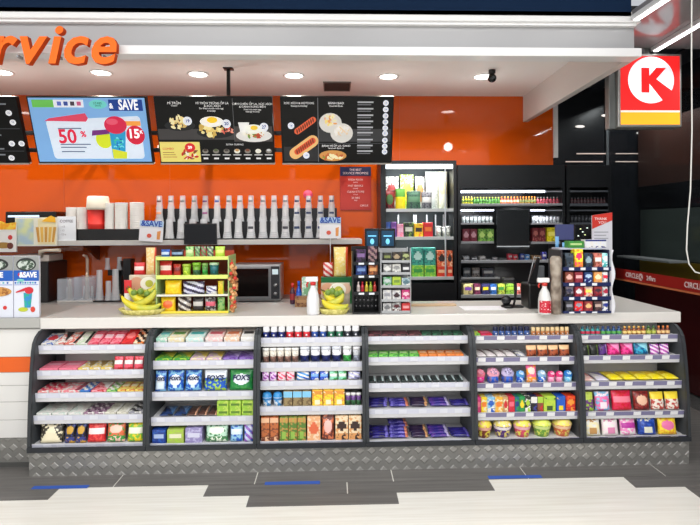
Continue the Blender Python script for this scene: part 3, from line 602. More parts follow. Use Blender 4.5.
def place_seg(bi, si, u0, u1, n, kind, desc, hp, cols, des='oval', L=None, d=None, gap=.94, yo=0, lift=0, stack=1, word=None):
    Y0 = YF[si]+.012+yo; z0 = SHZ[bi][si]+.0006+lift
    xa, xb = P(u0, 400, YF[si])[0], P(u1, 400, YF[si])[0]; lo, hi = XB[bi]+PT+.008, XB[bi+1]-PT-.008
    xa, xb = max(xa, lo), min(xb, hi); w_ = (xb-xa)/n; wi = w_*gap
    upr = kind in ('bag', 'carton', 'gum', 'bottle', 'tub', 'cup', 'hex')
    if upr:
        h = L or hp*YF[si]/F; a = math.radians(90 if kind in ('gum', 'bottle', 'tub', 'cup', 'hex', 'carton') else 80)
        d = d or {'bag': min(.045, wi*.5), 'carton': .08}.get(kind, wi)
    else:
        h = L or .15; d = d or (.016 if kind == 'pack' else .02); v0 = (EYE-z0)*F/Y0; best = None
        for k_ in range(3, 80):
            a_ = math.radians(k_); vt = v0-(EYE-(z0+h*math.sin(a_)+d*math.cos(a_)))*F/(Y0+h*math.cos(a_)); e_ = abs(vt-hp)
            if best is None or e_ < best[0]: best = (e_, a_)
        a = best[1]
        while Y0+h*math.cos(a)+d > YBK-.01 and h > .06: h -= .005
    th = -(PI/2-a)
    if upr and si > 0:
        hm = P((UB[bi]+UB[bi+1])/2, RAILS[bi][si-1][1], YF[si-1])[1]-SHZ[bi][si]-.004-lift
        h = min(h, hm/stack if kind == 'carton' else hm)
    p = make(kind, wi, h, d, cols, des)
    cat = word or CATN[kind]; first = True; tot = n*stack
    for q in range(n):
        for s_ in range(stack):
            o = p if first else dup(p); first = False
            lean = 0 if abs(th) > .3 or kind in ('gum', 'bottle', 'tub', 'cup', 'hex', 'carton') else 0
            off = d/2+.001
            o.location = (xa+w_*(q+.5), Y0+off*math.sin(a)+ (0 if upr else 0), z0+off*math.cos(a)+(s_*h if kind == 'carton' else s_*d*1.02/max(.3, math.cos(a))))
            o.rotation_euler = (th, 0, random.uniform(-.04, .04) if not upr or kind == 'bag' else 0)
            if wi > .05 and kind == 'carton': o.rotation_euler[2] = 0
            where = '%s shelf of %s display bay' % (SN[si], BN[bi])
            if tot == 1: lab = '%s on the %s' % (desc, where)
            elif stack > 1: lab = '%s, %s column, %s, %s' % (desc, ORD[q], ['lower', 'upper', 'topmost'][s_], where)
            elif n == 2: lab = '%s, %s of the pair, %s' % (desc, ['left', 'right'][q], where)
            else: lab = '%s, %s from left, %s' % (desc, ORD[q], where)
            tag(o, lab, cat, '%s on the %s' % (desc, where) if tot > 1 else None)
    if not upr and a > .12:   # sloped riser under a tilted row
        cxb = (XB[bi]+XB[bi+1])/2; bm = bm_(); hl = h*.92
        prism(bm, [(Y0-3.22+.03*math.cos(a), z0-ZK-.0004), (Y0-3.22+hl*math.cos(a), z0-ZK-.0004), (Y0-3.22+hl*math.cos(a), z0-ZK+hl*math.sin(a)-.004), (Y0-3.22+.03*math.cos(a), z0-ZK+.03*math.sin(a)-.004 if .03*math.sin(a) > .005 else z0-ZK)], xa-cxb+.004, xb-cxb-.004)
        b_ = BAYS[bi]; ob('sloped_riser', bm, M((176, 176, 178)), b_)
    return p
BAYS = sorted([o for o in C.objects if o.name.startswith('display_bay')], key=lambda o: o.location.x)
Wt = (236, 234, 228); Rd = (206, 36, 44); Pk = (236, 120, 140); Nv = (24, 34, 92); Bk = (28, 26, 28); Gn = (58, 150, 70); Ye = (244, 214, 40); Lm = (170, 208, 66); Bl = (34, 92, 190); Sk = (130, 190, 226); Cr = (240, 226, 184); Or = (238, 126, 46); Br = (104, 58, 40); Pu = (110, 62, 160); Mt = (170, 222, 200); Go = (206, 160, 60); Tl = (60, 150, 150); Mg = (222, 50, 140); Ma = (110, 28, 40)
S = place_seg
def z2u(off, z): return off+z/5.584
def B(bi, si, za, zb, *a, **k):
    off = [25, 140, 250, 360, 467, 575][bi]; return S(bi, si, z2u(off, za), z2u(off, zb), *a, **k)
# leftmost bay
B(0, 0, 75, 160, 1, 'pack', 'white pack with red and blue print', 13, (Wt, (200, 60, 70), (90, 120, 190)), 'oval')
B(0, 0, 160, 214, 1, 'pack', 'black edged white pack', 14, (Wt, Bk, (214, 120, 110)), 'diag')
B(0, 0, 214, 280, 1, 'pack', 'coral pack with black edge', 14, ((226, 120, 104), Bk, Wt), 'edge')
B(0, 0, 280, 345, 1, 'pack', 'pale green pack with black edge', 14, ((206, 224, 196), Bk, Wt), 'edge')
B(0, 0, 345, 530, 3, 'pack', 'pink pack with white print', 14.5, ((240, 134, 150), (250, 214, 220), (222, 60, 90)), 'label')
B(0, 0, 530, 600, 1, 'pack', 'bright red pack', 15.5, ((226, 52, 56), (244, 130, 130), Rd), 'oval')
B(0, 0, 600, 660, 1, 'pack', 'cream pack with black spots', 16, ((244, 226, 196), Bk, Or), 'stripe')
B(0, 1, 70, 290, 2, 'pack', 'plain pink flat pack', 10, ((244, 130, 156), (250, 170, 190), Pk), 'label')
B(0, 1, 290, 480, 3, 'pack', 'yellow and brown flat pack', 9.5, ((236, 206, 100), (160, 130, 60), Wt), 'diag')
B(0, 1, 485, 655, 3, 'bag', 'red and white speckled bag', 12.5, ((232, 90, 110), Wt, Rd), 'label')
B(0, 2, 45, 190, 2, 'pack', 'salmon pink flat pack', 11, ((242, 150, 150), (226, 60, 90), Wt), 'stripe')
B(0, 2, 190, 300, 1, 'pack', 'rose pack with dark corner', 11, ((242, 140, 150), (150, 60, 80), Wt), 'edge')
B(0, 2, 300, 360, 1, 'pack', 'blue and white flat pack', 11, ((60, 130, 200), Wt, Bl), 'stripe')
B(0, 2, 360, 450, 1, 'pack', 'pale pink speckled pack', 11, ((244, 160, 170), Wt, Rd), 'diag')
B(0, 2, 450, 510, 1, 'pack', 'light green speckled pack', 11, ((170, 214, 120), Wt, Gn), 'stripe')
B(0, 2, 510, 655, 3, 'pack', 'lemon yellow flat pack', 11, ((240, 220, 110), (250, 240, 200), (220, 120, 60)), 'label')
B(0, 3, 40, 320, 3, 'pack', 'long plain white pack', 12, (Wt, (216, 210, 204), (206, 220, 210)), 'diag')
B(0, 3, 320, 440, 2, 'pack', 'mauve patterned flat pack', 12, ((164, 126, 152), (96, 60, 90), Wt), 'stripe')
B(0, 3, 440, 570, 2, 'pack', 'cream white flat pack', 12, ((232, 230, 214), Wt, (200, 196, 180)), 'edge')
B(0, 3, 570, 655, 1, 'pack', 'grey pack with black print', 12, ((150, 150, 160), Bk, Wt), 'stripe')
B(0, 4, 60, 200, 1, 'bag', 'cream triangular print snack bag', 19, ((90, 80, 62), (238, 228, 196), (60, 54, 46)), 'tri')
B(0, 4, 205, 330, 2, 'bag', 'black and gold snack bag', 19.5, (Bk, Go, (50, 60, 130)), 'two')
B(0, 4, 330, 440, 1, 'bag', 'red snack bag with white label', 19.5, (Rd, (250, 230, 226), (236, 80, 70)), 'label')
B(0, 4, 440, 550, 1, 'bag', 'orange and green snack bag', 19.5, ((226, 110, 70), (240, 200, 180), Gn), 'two')
B(0, 4, 555, 655, 1, 'bag', 'lime snack bag with white label', 19.5, ((120, 190, 60), (244, 244, 220), Ye), 'label')
# second bay
for a, b_, ds, cc in ((55, 150, 'teal and white gum box', (Mt, (120, 200, 200), Wt)), (150, 245, 'cream and green gum box', (Cr, (110, 160, 90), Wt)), (250, 355, 'pale teal gum box', ((206, 236, 230), (90, 190, 190), Wt)), (360, 462, 'rose speckled gum box', ((244, 206, 204), (214, 110, 120), Wt)), (465, 556, 'peach gum box', ((246, 206, 176), (220, 130, 90), Wt)), (560, 645, 'white gum box with black print', (Wt, (60, 60, 60), (240, 240, 240)))):
    B(1, 0, a, b_, 1, 'pack', ds, 13.5, cc, 'label', d=.03)
B(1, 1, 60, 275, 2, 'pack', 'green pack with yellow diagonal', 8.5, ((60, 160, 70), (226, 214, 60), Lm), 'diag')
B(1, 1, 275, 455, 2, 'pack', 'cream pack with yellow diagonal', 8, ((240, 224, 190), (240, 210, 90), (220, 180, 220)), 'diag')
B(1, 1, 458, 645, 2, 'pack', 'lilac purple flat pack', 8, ((150, 120, 200), (200, 180, 230), Pu), 'diag')
for q, (a, b_, ds, c0) in enumerate(((55, 140, 'left small blue mint bag', Bl), (140, 240, 'middle small blue mint bag', Bl), (240, 340, 'right small blue mint bag', Bl), (345, 485, 'large white and blue mint bag', (30, 90, 190)), (488, 635, 'large green mint bag', (30, 130, 66)))):
    o = B(1, 2, a, b_, 1, 'bag', ds, 20, (c0, (236, 242, 250), Sk if q < 3 else (Lm if q == 3 else Gn)), 'oval' if q != 3 else 'top')
    wd = (b_-a)/5.584/159*.9
    if q < 3:
        bm = bag(.055, .05, .022, (Wt, Wt, Wt), 'plain'); ob('pale_panel', bm, M((214, 232, 246), .3), o, (0, -.012, .012))
    text("FOX'S", .029 if q < 3 else .042, M((24, 34, 80) if q != 9 else Rd, .3), o, 0, -.0265 if q < 3 else -.0255, .074, ext=.001, bold=.0014, squash=.72 if q == 0 else .95, shear=.15)
B(1, 3, 100, 255, 2, 'bar', 'dark blue chocolate bar', 8, ((36, 60, 110), (80, 120, 170), Bk), 'diag')
B(1, 3, 255, 425, 3, 'bar', 'brown and peach wafer bar', 8.5, ((90, 60, 52), (226, 170, 140), Bk), 'edge')
B(1, 3, 425, 635, 3, 'carton', 'lime green gum carton', 8, ((150, 196, 60), (90, 130, 40), (190, 214, 90)), 'label', stack=2, L=.047)
B(1, 4, 42, 140, 1, 'carton', 'dark blue box with white print', 14, ((30, 60, 140), (170, 190, 230), (40, 90, 180)), 'label')
B(1, 4, 143, 242, 1, 'carton', 'lime and cream box', 14, ((170, 190, 90), (232, 232, 196), Lm), 'label')
B(1, 4, 245, 345, 1, 'carton', 'lavender and white box', 15, ((150, 140, 190), (214, 214, 236), (190, 184, 220)), 'label')
B(1, 4, 352, 490, 1, 'bag', 'wide mint green bag with leaf print', 20, ((196, 230, 206), (236, 246, 226), (70, 130, 80)), 'two')
B(1, 4, 494, 572, 1, 'bag', 'pale sky blue bag', 20, ((150, 200, 226), (220, 236, 246), Bl), 'label')
B(1, 4, 574, 640, 1, 'bag', 'violet and blue striped bag', 20, ((150, 90, 190), (206, 214, 240), Bl), 'stripe')
# third bay
for a, b_, n, ds, c0 in ((60, 198, 3, 'navy gum bottle with white cap', Nv), (198, 340, 3, 'red gum bottle with white cap', (190, 40, 50)), (340, 432, 2, 'blue gum bottle with white cap', (36, 66, 130)), (432, 524, 2, 'dark green gum bottle, white cap', (30, 90, 66)), (524, 616, 2, 'black gum bottle with white cap', (40, 42, 50))):
    B(2, 0, a, b_, n, 'gum', ds, 11, (c0, (236, 236, 238)), gap=.9)
B(2, 1, 58, 272, 5, 'tub', 'brown and cream gum tub', 14.5, ((236, 230, 216), (246, 244, 238), (120, 90, 80)), gap=.97)
B(2, 1, 275, 515, 4, 'tub', 'navy based white gum tub', 15.5, ((240, 240, 244), (226, 230, 240), Nv), gap=.95)
B(2, 1, 517, 572, 1, 'tub', 'green based white gum tub', 15.5, ((240, 240, 244), (236, 240, 238), Gn), gap=.95)
B(2, 1, 574, 628, 1, 'tub', 'grey gum tub', 15, ((200, 202, 208), (236, 236, 240), (130, 134, 150)), gap=.95)
B(2, 2, 55, 148, 2, 'bag', 'purple candy bag', 9.5, ((140, 50, 150), (220, 180, 230), Wt), 'stripe')
B(2, 2, 150, 250, 2, 'bag', 'rose red candy bag', 9.5, ((226, 60, 100), (246, 200, 210), Wt), 'stripe')
B(2, 2, 255, 335, 1, 'bag', 'white and blue candy bag', 9, ((70, 150, 220), Wt, Bl), 'stripe')
B(2, 2, 335, 440, 2, 'bag', 'royal blue candy bag', 9.5, ((36, 84, 200), (120, 170, 230), Wt), 'label')
B(2, 2, 442, 542, 2, 'bag', 'mint green candy bag', 9, ((150, 220, 190), Wt, Gn), 'label')
B(2, 2, 545, 628, 1, 'bag', 'white and lavender candy bag', 8.5, (Wt, (190, 190, 230), (90, 90, 120)), 'stripe')
B(2, 3, 60, 182, 2, 'cup', 'round sky blue candy tub', 14, ((230, 238, 244), (50, 130, 200), (60, 150, 214)), gap=.92)
B(2, 3, 184, 343, 3, 'carton', 'sky blue and brown carton', 15.5, ((150, 130, 90), (130, 200, 236), (110, 90, 60)), 'top')
B(2, 3, 345, 530, 3, 'carton', 'yellow carton with white panel', 17, ((248, 214, 50), (246, 236, 200), (226, 150, 60)), 'window')
B(2, 3, 533, 632, 3, 'tub', 'purple and green tub with white lid', 12.5, ((110, 70, 140), (240, 240, 236), (60, 110, 70)))
B(2, 4, 50, 158, 2, 'carton', 'tall orange and brown carton', 24, ((196, 110, 60), (240, 190, 150), (120, 60, 40)), 'band')
B(2, 4, 162, 312, 3, 'carton', 'tall green leaf print carton', 24, ((90, 130, 50), (150, 190, 80), (200, 150, 80)), 'window')
B(2, 4, 316, 394, 1, 'carton', 'tall pale orange carton', 24, ((240, 180, 130), (230, 110, 70), (250, 220, 190)), 'oval')
B(2, 4, 397, 472, 1, 'bag', 'brown topped pink snack bag', 24, ((110, 50, 40), (246, 190, 180), (226, 130, 90)), 'oval')
B(2, 4, 474, 635, 2, 'carton', 'tall cream carton with black heart', 24, ((244, 222, 186), (60, 40, 36), (226, 160, 100)), 'two')
# fourth bay
B(3, 0, 48, 350, 4, 'pack', 'low maroon gum pack', 3.6, ((120, 70, 76), (90, 50, 60), Bk), 'diag', L=.10)
B(3, 0, 350, 585, 4, 'pack', 'low dark green gum pack', 3.6, ((50, 110, 80), (40, 70, 60), Bk), 'diag', L=.10)
B(3, 1, 48, 335, 5, 'pack', 'light green gum pack', 4.6, ((130, 220, 90), (210, 240, 180), Gn), 'label', L=.10)
B(3, 1, 335, 585, 5, 'pack', 'orange gum pack', 4.6, ((244, 150, 80), (250, 200, 160), Or), 'label', L=.10)
B(3, 2, 50, 585, 12, 'pack', 'black and white gum stick', 7.5, ((30, 50, 50), (200, 220, 220), Bk), 'edge', L=.10, gap=.8)
def pile(si, pn, za, zb, nb, cols, desc, rise=.011):
    xa, xb = P(z2u(360, za), 400, YF[si])[0], P(z2u(360, zb), 400, YF[si])[0]; Y0 = YF[si]+.035; z0 = SHZ[3][si]+.003; w_ = xb-xa; p = make('bar', w_*.95, .042, .017, cols, 'edge'); p.name = 'chocolate_bar'
    for k_ in range(nb):
        o = p if k_ == 0 else dup(p); o.location = ((xa+xb)/2+random.uniform(-.006, .006), Y0+.022*k_, z0+.010+(rise-.003)*k_); o.rotation_euler = (-(PI/2-.32), 0, random.uniform(-.10, .10))
        tag(o, '%s, %s from front, %s pile, %s shelf of fourth display bay' % (desc, ORD[k_], ORD[pn], SN[si]), 'chocolate bar', 'chocolate bars in piles on the %s shelf of the fourth bay' % SN[si])
In = (46, 38, 130)
for si, nb, ex in ((3, 3, 0), (4, 4, 1)):
    pile(si, 0, 48, 165, nb, (In, (120, 110, 200), (30, 24, 70)), 'indigo chocolate bar'); pile(si, 1, 166, 283, nb+ex, (In, (214, 130, 100), (110, 100, 190)), 'orange flecked chocolate bar', .017 if si == 4 else .010)
    pile(si, 2, 284, 388, nb, ((54, 36, 66), (214, 160, 110), (30, 24, 60)), 'brown and indigo chocolate bar'); pile(si, 3, 389, 510, nb, (In, (190, 180, 220), (96, 60, 150)), 'silver edged chocolate bar'); pile(si, 4, 511, 622, nb-1, (In, (110, 100, 190), (30, 24, 90)), 'plain indigo chocolate bar', .009)
# fifth bay
B(4, 0, 45, 80, 1, 'pack', 'small lime candy pack', 3.6, (Lm, (210, 230, 120), Gn), 'label', L=.08)
B(4, 0, 80, 148, 1, 'pack', 'small crimson candy pack', 4, ((206, 40, 90), (230, 120, 150), Rd), 'label', L=.08)
B(4, 0, 150, 362, 6, 'gum', 'navy bottle with black cap', 9.5, ((60, 90, 150), (24, 30, 60)), gap=.85)
B(4, 0, 366, 582, 8, 'gum', 'amber bottle with cream cap', 8.5, ((186, 120, 70), (226, 200, 150)), gap=.85)
B(4, 1, 60, 282, 4, 'bar', 'white and maroon chocolate pack', 7, ((236, 226, 226), (110, 40, 50), Wt), 'diag')
B(4, 1, 284, 335, 1, 'bar', 'grey and white chocolate pack', 6.5, ((170, 170, 190), Wt, (90, 90, 120)), 'stripe')
B(4, 1, 340, 588, 4, 'bag', 'copper brown snack bag', 11, ((170, 84, 50), (246, 200, 150), (90, 36, 24)), 'top')
for a, b_, ds, c_ in ((50, 115, 'pink hexagon lidded tub', (Pk, (190, 120, 150), Mg)), (120, 198, 'lilac hexagon lidded tub', ((244, 170, 190), (130, 110, 150), (30, 90, 200))), (202, 280, 'pale violet hexagon lidded tub', ((200, 190, 226), (110, 100, 140), (30, 90, 200)))):
    B(4, 2, a, b_, 1, 'hex', ds, 17, c_)
B(4, 2, 283, 338, 1, 'hex', 'sky blue lidded tub', 15, ((80, 160, 226), (200, 220, 240), (30, 90, 200)))
B(4, 2, 340, 402, 1, 'bag', 'pink bag with orange base', 18.5, ((240, 90, 150), (250, 214, 200), (244, 150, 40)), 'two')
B(4, 2, 404, 458, 1, 'hex', 'pale blue lidded tub', 15, ((150, 200, 236), Wt, (40, 110, 210)))
B(4, 2, 460, 550, 2, 'hex', 'deep pink lidded tub', 14.5, ((236, 60, 130), (250, 190, 210), (246, 150, 190)))
B(4, 2, 552, 605, 1, 'hex', 'bright blue lidded tub', 14.5, ((40, 130, 214), (190, 226, 244), (120, 200, 236)))
for a, b_, ds, c_, de in ((48, 82, 'narrow pink snack carton', (Mg, Pk, (200, 60, 100)), 'label'), (82, 116, 'narrow yellow snack carton', (Ye, Or, Cr), 'label'), (116, 160, 'narrow sky blue carton', (Sk, Bl, Wt), 'two'), (160, 205, 'narrow amber carton', ((240, 180, 60), Or, Cr), 'label'), (205, 235, 'narrow tan carton', ((206, 160, 110), Rd, Cr), 'oval'), (235, 272, 'narrow rose red carton', ((214, 40, 70), (240, 110, 130), Rd), 'label'), (272, 296, 'narrow teal carton', ((30, 110, 130), (40, 60, 130), Gn), 'label'), (296, 328, 'narrow green and yellow carton', ((40, 150, 80), Ye, Gn), 'oval'),
    (328, 360, 'narrow black and green carton', ((40, 50, 40), Lm, Wt), 'two'), (360, 398, 'narrow black and white carton', (Bk, Wt, (60, 60, 140)), 'top'), (398, 432, 'narrow brown carton', ((130, 80, 50), Lm, Rd), 'top'), (432, 502, 'wide lime snack carton', ((190, 214, 70), (60, 90, 40), Lm), 'window'), (504, 556, 'royal blue slanted carton', ((30, 90, 200), Ye, Bl), 'window'), (558, 624, 'orange red snack carton', ((236, 80, 30), (250, 160, 60), Rd), 'two')):
    B(4, 3, a, b_, 1, 'carton', ds, 18.5, c_, de, L=.098)
for q, (a, b_, ds, c_) in enumerate(((60, 156, 'yellow topped brown pink snack cup', ((130, 60, 50), (244, 180, 160), (240, 220, 80))), (162, 270, 'cream topped purple snack cup', ((90, 50, 130), (244, 236, 240), (244, 226, 120))), (275, 380, 'yellow topped pink snack cup', ((220, 80, 110), (246, 190, 200), (240, 230, 90))), (385, 495, 'lime green snack cup', ((120, 170, 70), (220, 236, 150), (226, 236, 100))), (500, 612, 'yellow topped orange snack cup', ((220, 110, 70), (248, 206, 170), (244, 226, 110))))):
    B(4, 4, a, b_, 1, 'cup', ds, 18.5, c_, gap=.97)
# rightmost bay
B(5, 0, 40, 155, 4, 'bottle', 'teal bottle with red base', 9, (Tl, (196, 50, 80), (40, 90, 110)), gap=.9)
B(5, 0, 155, 275, 4, 'bottle', 'blue bottle with green base', 9, ((40, 80, 130), (90, 170, 80), (50, 70, 120)), gap=.9)
B(5, 0, 278, 410, 5, 'bottle', 'amber bottle with gold cap', 9, ((150, 80, 40), (240, 210, 130), (230, 180, 90)), gap=.9)
B(5, 0, 412, 468, 2, 'bottle', 'olive bottle with green cap', 9, ((110, 120, 50), (190, 200, 90), (60, 110, 60)), gap=.9)
B(5, 0, 470, 545, 3, 'bottle', 'brown bottle with orange cap', 9, ((130, 70, 50), (240, 200, 140), (230, 130, 60)), gap=.9)
B(5, 1, 42, 145, 2, 'bag', 'black snack tube with lime edge', 10.5, ((36, 40, 36), (120, 150, 70), Bk), 'edge')
B(5, 1, 145, 195, 1, 'bag', 'dark purple snack bag', 11, ((90, 50, 130), (190, 160, 220), Bk), 'edge')
B(5, 1, 195, 345, 2, 'bag', 'hot pink snack bag', 11.5, ((244, 60, 150), (250, 150, 200), (190, 30, 100)), 'diag')
B(5, 1, 345, 432, 1, 'bag', 'turquoise snack bag', 11.5, ((50, 170, 206), (150, 220, 236), (20, 90, 140)), 'diag')
B(5, 1, 434, 545, 2, 'bag', 'purple pink and white bag', 10.5, ((190, 80, 180), (246, 220, 240), Pu), 'stripe')
B(5, 2, 45, 122, 1, 'bar', 'pale pink snack bar pack', 8.5, ((246, 200, 190), (230, 140, 150), Wt), 'diag')
B(5, 2, 124, 200, 1, 'bar', 'white and violet bar pack', 8.5, ((226, 220, 240), (120, 110, 190), Wt), 'diag')
B(5, 2, 200, 608, 5, 'bar', 'yellow snack bar pack', 11.5, ((248, 226, 24), (226, 190, 20), (252, 236, 90)), 'label', d=.03)
B(5, 3, 48, 122, 1, 'bag', 'lime and purple snack bag', 18.5, ((110, 50, 130), (200, 220, 90), Lm), 'top')
B(5, 3, 124, 215, 1, 'bag', 'pink and white snack bag', 18.5, ((240, 110, 170), (250, 230, 240), Sk), 'window')
B(5, 3, 218, 340, 1, 'bag', 'large crimson snack bag', 19.5, ((222, 40, 80), (244, 130, 150), Rd), 'label')
B(5, 3, 342, 436, 1, 'bag', 'reddish brown snack bag', 18.5, ((150, 44, 40), (236, 190, 160), (100, 24, 24)), 'oval')
B(5, 3, 438, 606, 2, 'bag', 'white snack bag with yellow top', 17.5, ((236, 226, 214), (248, 220, 60), (190, 70, 60)), 'top')
B(5, 4, 60, 160, 1, 'bag', 'white and lemon snack bag', 17.5, ((246, 236, 190), (200, 150, 90), Wt), 'window')
B(5, 4, 162, 262, 1, 'bag', 'white and pale pink bag', 17.5, ((246, 226, 232), (226, 140, 180), Wt), 'window')
B(5, 4, 264, 362, 1, 'bag', 'pink and purple snack bag', 17.5, ((240, 150, 200), (190, 60, 160), Wt), 'label')
B(5, 4, 364, 476, 1, 'bag', 'navy bag with white label', 17.5, ((24, 60, 150), (226, 226, 206), (50, 90, 190)), 'window')
B(5, 4, 478, 590, 1, 'bag', 'yellow bag with pink label', 17.5, ((250, 220, 60), (236, 120, 170), (240, 170, 40)), 'oval')
# ------------------------------------------------------------------ tape on the floor
for u0, v0, u1, v1, lab in ((33, 487.5, 88, 487.5, 'blue tape strip on the floor below the leftmost display bay'), (265, 483.3, 320, 483.3, 'blue tape strip on the dark tiles below the third display bay'), (488, 477.3, 542, 477.3, 'blue tape strip on the floor below the fifth display bay')):
    xa, ya = FL(u0, v0); xb, yb = FL(u1, v1); bm = bm_(); box(bm, xa, xb, (ya+yb)/2-.018, (ya+yb)/2+.018, .0022, .0028); tag(ob('floor_tape', bm, M((34, 84, 178), .4)), lab, 'tape', 'blue tape strips on the floor')
#===PART3===
# ------------------------------------------------------------------ back counter, cup shelf and what stands on them
ZB = .785; YBF = 4.93
xb1 = P(381, 300, YBF)[0]
bm = bm_(); box(bm, -5.4, xb1-.02, YBF, YB-.002, ZB-.04, ZB, 0, bev=.003); tag(ob('back_worktop', bm, M((150, 148, 146), .3)), 'grey worktop along the orange wall under the cup shelf', 'worktop')
for k_ in range(5):
    xa = xb1-.04-(k_+1)*.95; c = thing('base_cabinet', 'dark base cabinet under the back worktop, %s from its right end' % ORD[k_], 'cabinet', (xa, YBF+.02, 0), 'base cabinets under the back worktop')
    bm = bm_(); box(bm, .002, .948, .02, .54, .08, ZB-.042); box(bm, .02, .93, .06, .5, 0, .08); ob('body', bm, M((60, 56, 54)), c)
    for s_ in (0, 1):
        bm = bm_(); box(bm, .005+.472*s_, .47+.472*s_, 0, .019, .09, ZB-.05, bev=.002); q = ob('door', bm, M((84, 78, 74)), c)
        bm = bm_(); xx = .44 if s_ == 0 else .51; box(bm, xx-.006, xx+.006, -.03, -.001, .45, .6, bev=.002); ob('handle', bm, STEEL, q)
YSH = 5.06; ZSH0, ZSH1 = P(200, 245, YSH)[1], P(200, 240, YSH)[1]
xs1 = P(362, 242, YSH)[0]
r = thing('wall_shelf', 'long pale grey wall shelf carrying clear cups and paper cups', 'shelf', (0, YSH, ZSH0))
bm = bm_(); box(bm, -4.4, xs1, 0, YB-YSH-.002, 0, ZSH1-ZSH0, bev=.003); ob('board', bm, M((196, 194, 190), .35), r)
bm = bm_()
for xx in (-3.6, -2.4, -1.2, 0.0):
    bm = bm_(); prism(bm, [(.1, -.001), (YB-YSH-.004, -.001), (YB-YSH-.004, -.16), (YB-YSH-.02, -.16)], xx-.01, xx+.01); ob('bracket', bm, M((120, 60, 30)), r)
# black stepped holder and clear cups
ua, ub = 154, 337
xa, xb = P(ua, 230, 5.2)[0], P(ub, 230, 5.2)[0]
zl1 = P(240, 221.5, 5.27)[1]; zl2 = P(240, 208.5, 5.36)[1]
bm = bm_(); prism(bm, [(5.12, ZSH1+.0005), (5.12, ZSH1+.012), (5.225, ZSH1+.012), (5.225, zl1), (5.315, zl1), (5.315, zl2), (5.42, zl2), (5.42, ZSH1+.0005)], xa, xb); tag(ob('cup_holder', bm, M((10, 11, 13), .3)), 'black three-step holder for the clear plastic cups on the shelf', 'cup holder')
def cupstack(w, h, mt, dark=None, lay=4):
    bm = bm_(); pr = []
    R = w/2
    for k_ in range(lay):   # nested upside-down cups: each rim shows as a lip
        z_ = h*.10*k_
        pr += [(R*(1-.06*k_), z_), (R*(1-.06*k_), z_+h*.03), (R*(1-.06*k_)-R*.05, z_+h*.035)]
    pr += [(R*.70, h*.985), (R*.66, h), (0, h)]
    lathe(bm, [(0, 0)]+pr, 16); o = ob('plastic_cup_stack', bm, mt)
    if dark is not None:
        bm = bm_(); lathe(bm, [(R*.78, h*.5), (R*.70, h*.75)], 16)
        for f in list(bm.faces):
            c = f.calc_center_median()
            if c.y > -R*.45: bmesh.ops.delete(bm, geom=[f], context='FACES')
        ob('printed_logo', bm, M(dark, .3), o)
    return o
CUPW = glassy('cup_plastic_frosted', (.93, .95, .97, 1), .42, .2, (.75, .77, .8, 1)); proto = {}
us = [159.5, 171, 182.7, 194.4, 205.3, 217.2, 229, 240, 251, 263, 274, 285.5, 297, 308.6, 320.4, 331.6]
LOGO = {(0, 2): (90, 60, 60), (4, 2): (100, 50, 110), (4, 1): (150, 80, 130), (5, 2): (70, 90, 160), (8, 0): (50, 50, 60), (11, 0): (60, 60, 70), (0, 1): (226, 150, 110)}
for i, u in enumerate(us):
    for t_, (Yc, zb_, vt) in enumerate(((5.172, ZSH1+.0125, 219.5), (5.27, zl1+.0005, 206.5), (5.365, zl2+.0005, 195.8))):
        xc = P(u-(1.5 if i < 8 and t_ == 0 else 0)+(0 if i > 7 else 0), vt, Yc)[0]
        if t_ == 0: xc = max(xc, xa+.05)
        h = P(u, vt, Yc)[1]-zb_
        dark = LOGO.get((i, t_)) or ((36, 52, 90) if i >= 12 else (110, 112, 116) if t_ == 2 else None)
        key = (t_, dark)
        if key in proto: o = dup(proto[key])
        else: o = proto[key] = cupstack([.094, .086, .074][t_], h, CUPW, dark)
        o.location = (xc, Yc, zb_)
        tag(o, 'clear upside-down plastic cups, %s column from left, %s step of black holder' % (ORD[i], ['lowest', 'middle', 'top'][t_]), 'cup stack', 'stacked clear cups on the black holder')
# black tray and paper cups
xa, xb = P(57, 235, 5.12)[0], P(150, 235, 5.12)[0]
bm = bm_(); box(bm, xa, xb, 5.1, 5.12, ZSH1+.0005, P(100, 229, 5.1)[1]); box(bm, xa, xb, 5.12, 5.4, ZSH1+.0005, ZSH1+.012); box(bm, xa, xa+.012, 5.12, 5.4, ZSH1+.012, ZSH1+.09); tag(ob('cup_tray', bm, M((12, 12, 14), .35)), 'long low black tray holding white paper cup stacks', 'tray')
def papercups(u, vt, w, lab, col=(232, 230, 226)):
    Yc = 5.12+.02+w/2+.0; xc, zt = P(u, vt, Yc); h = zt-ZSH1-.0125; bm = bm_(); R = w/2; pr = [(0, 0), (R*.8, 0)]; n = int(h/.016)
    for k_ in range(n): pr += [(R*(.96), h*(k_+.5)/n), (R, h*(k_+.6)/n), (R*.97, h*(k_+.8)/n)]
    pr += [(R*.95, h), (R*.6, h), (0, h-.004)]; lathe(bm, pr, 20); return tag(ob('paper_cup_stack', bm, M(col, .55), None, (xc, Yc, ZSH1+.0125)), lab, 'cup stack', 'white paper cup stacks')
papercups(71.5, 207.5, .10, 'white paper cup stack furthest left in the black tray'); papercups(82.5, 207.5, .105, 'white paper cup stack just left of the red cups')
papercups(109.5, 203, .09, 'white paper cup stack just right of the red cups'); papercups(121.5, 202.8, .125, 'wide white paper cup stack, third from right in the tray'); papercups(137, 202.5, .135, 'widest white paper cup stack, nearest the clear cups')
Yc = 5.2; xc, zt = P(96.5, 210, Yc); h = zt-ZSH1-.0125; bm = bm_(); lathe(bm, [(0, 0), (.07, 0), (.078, h*.5), (.079, h*.52), (.076, h*.53), (.082, h*.97), (.083, h), (0, h)], 22); tag(ob('paper_cup_stack', bm, M((216, 44, 34), .5), None, (xc, Yc-.0, ZSH1+.0125)), 'bright red paper cup stack between the white ones', 'cup stack')
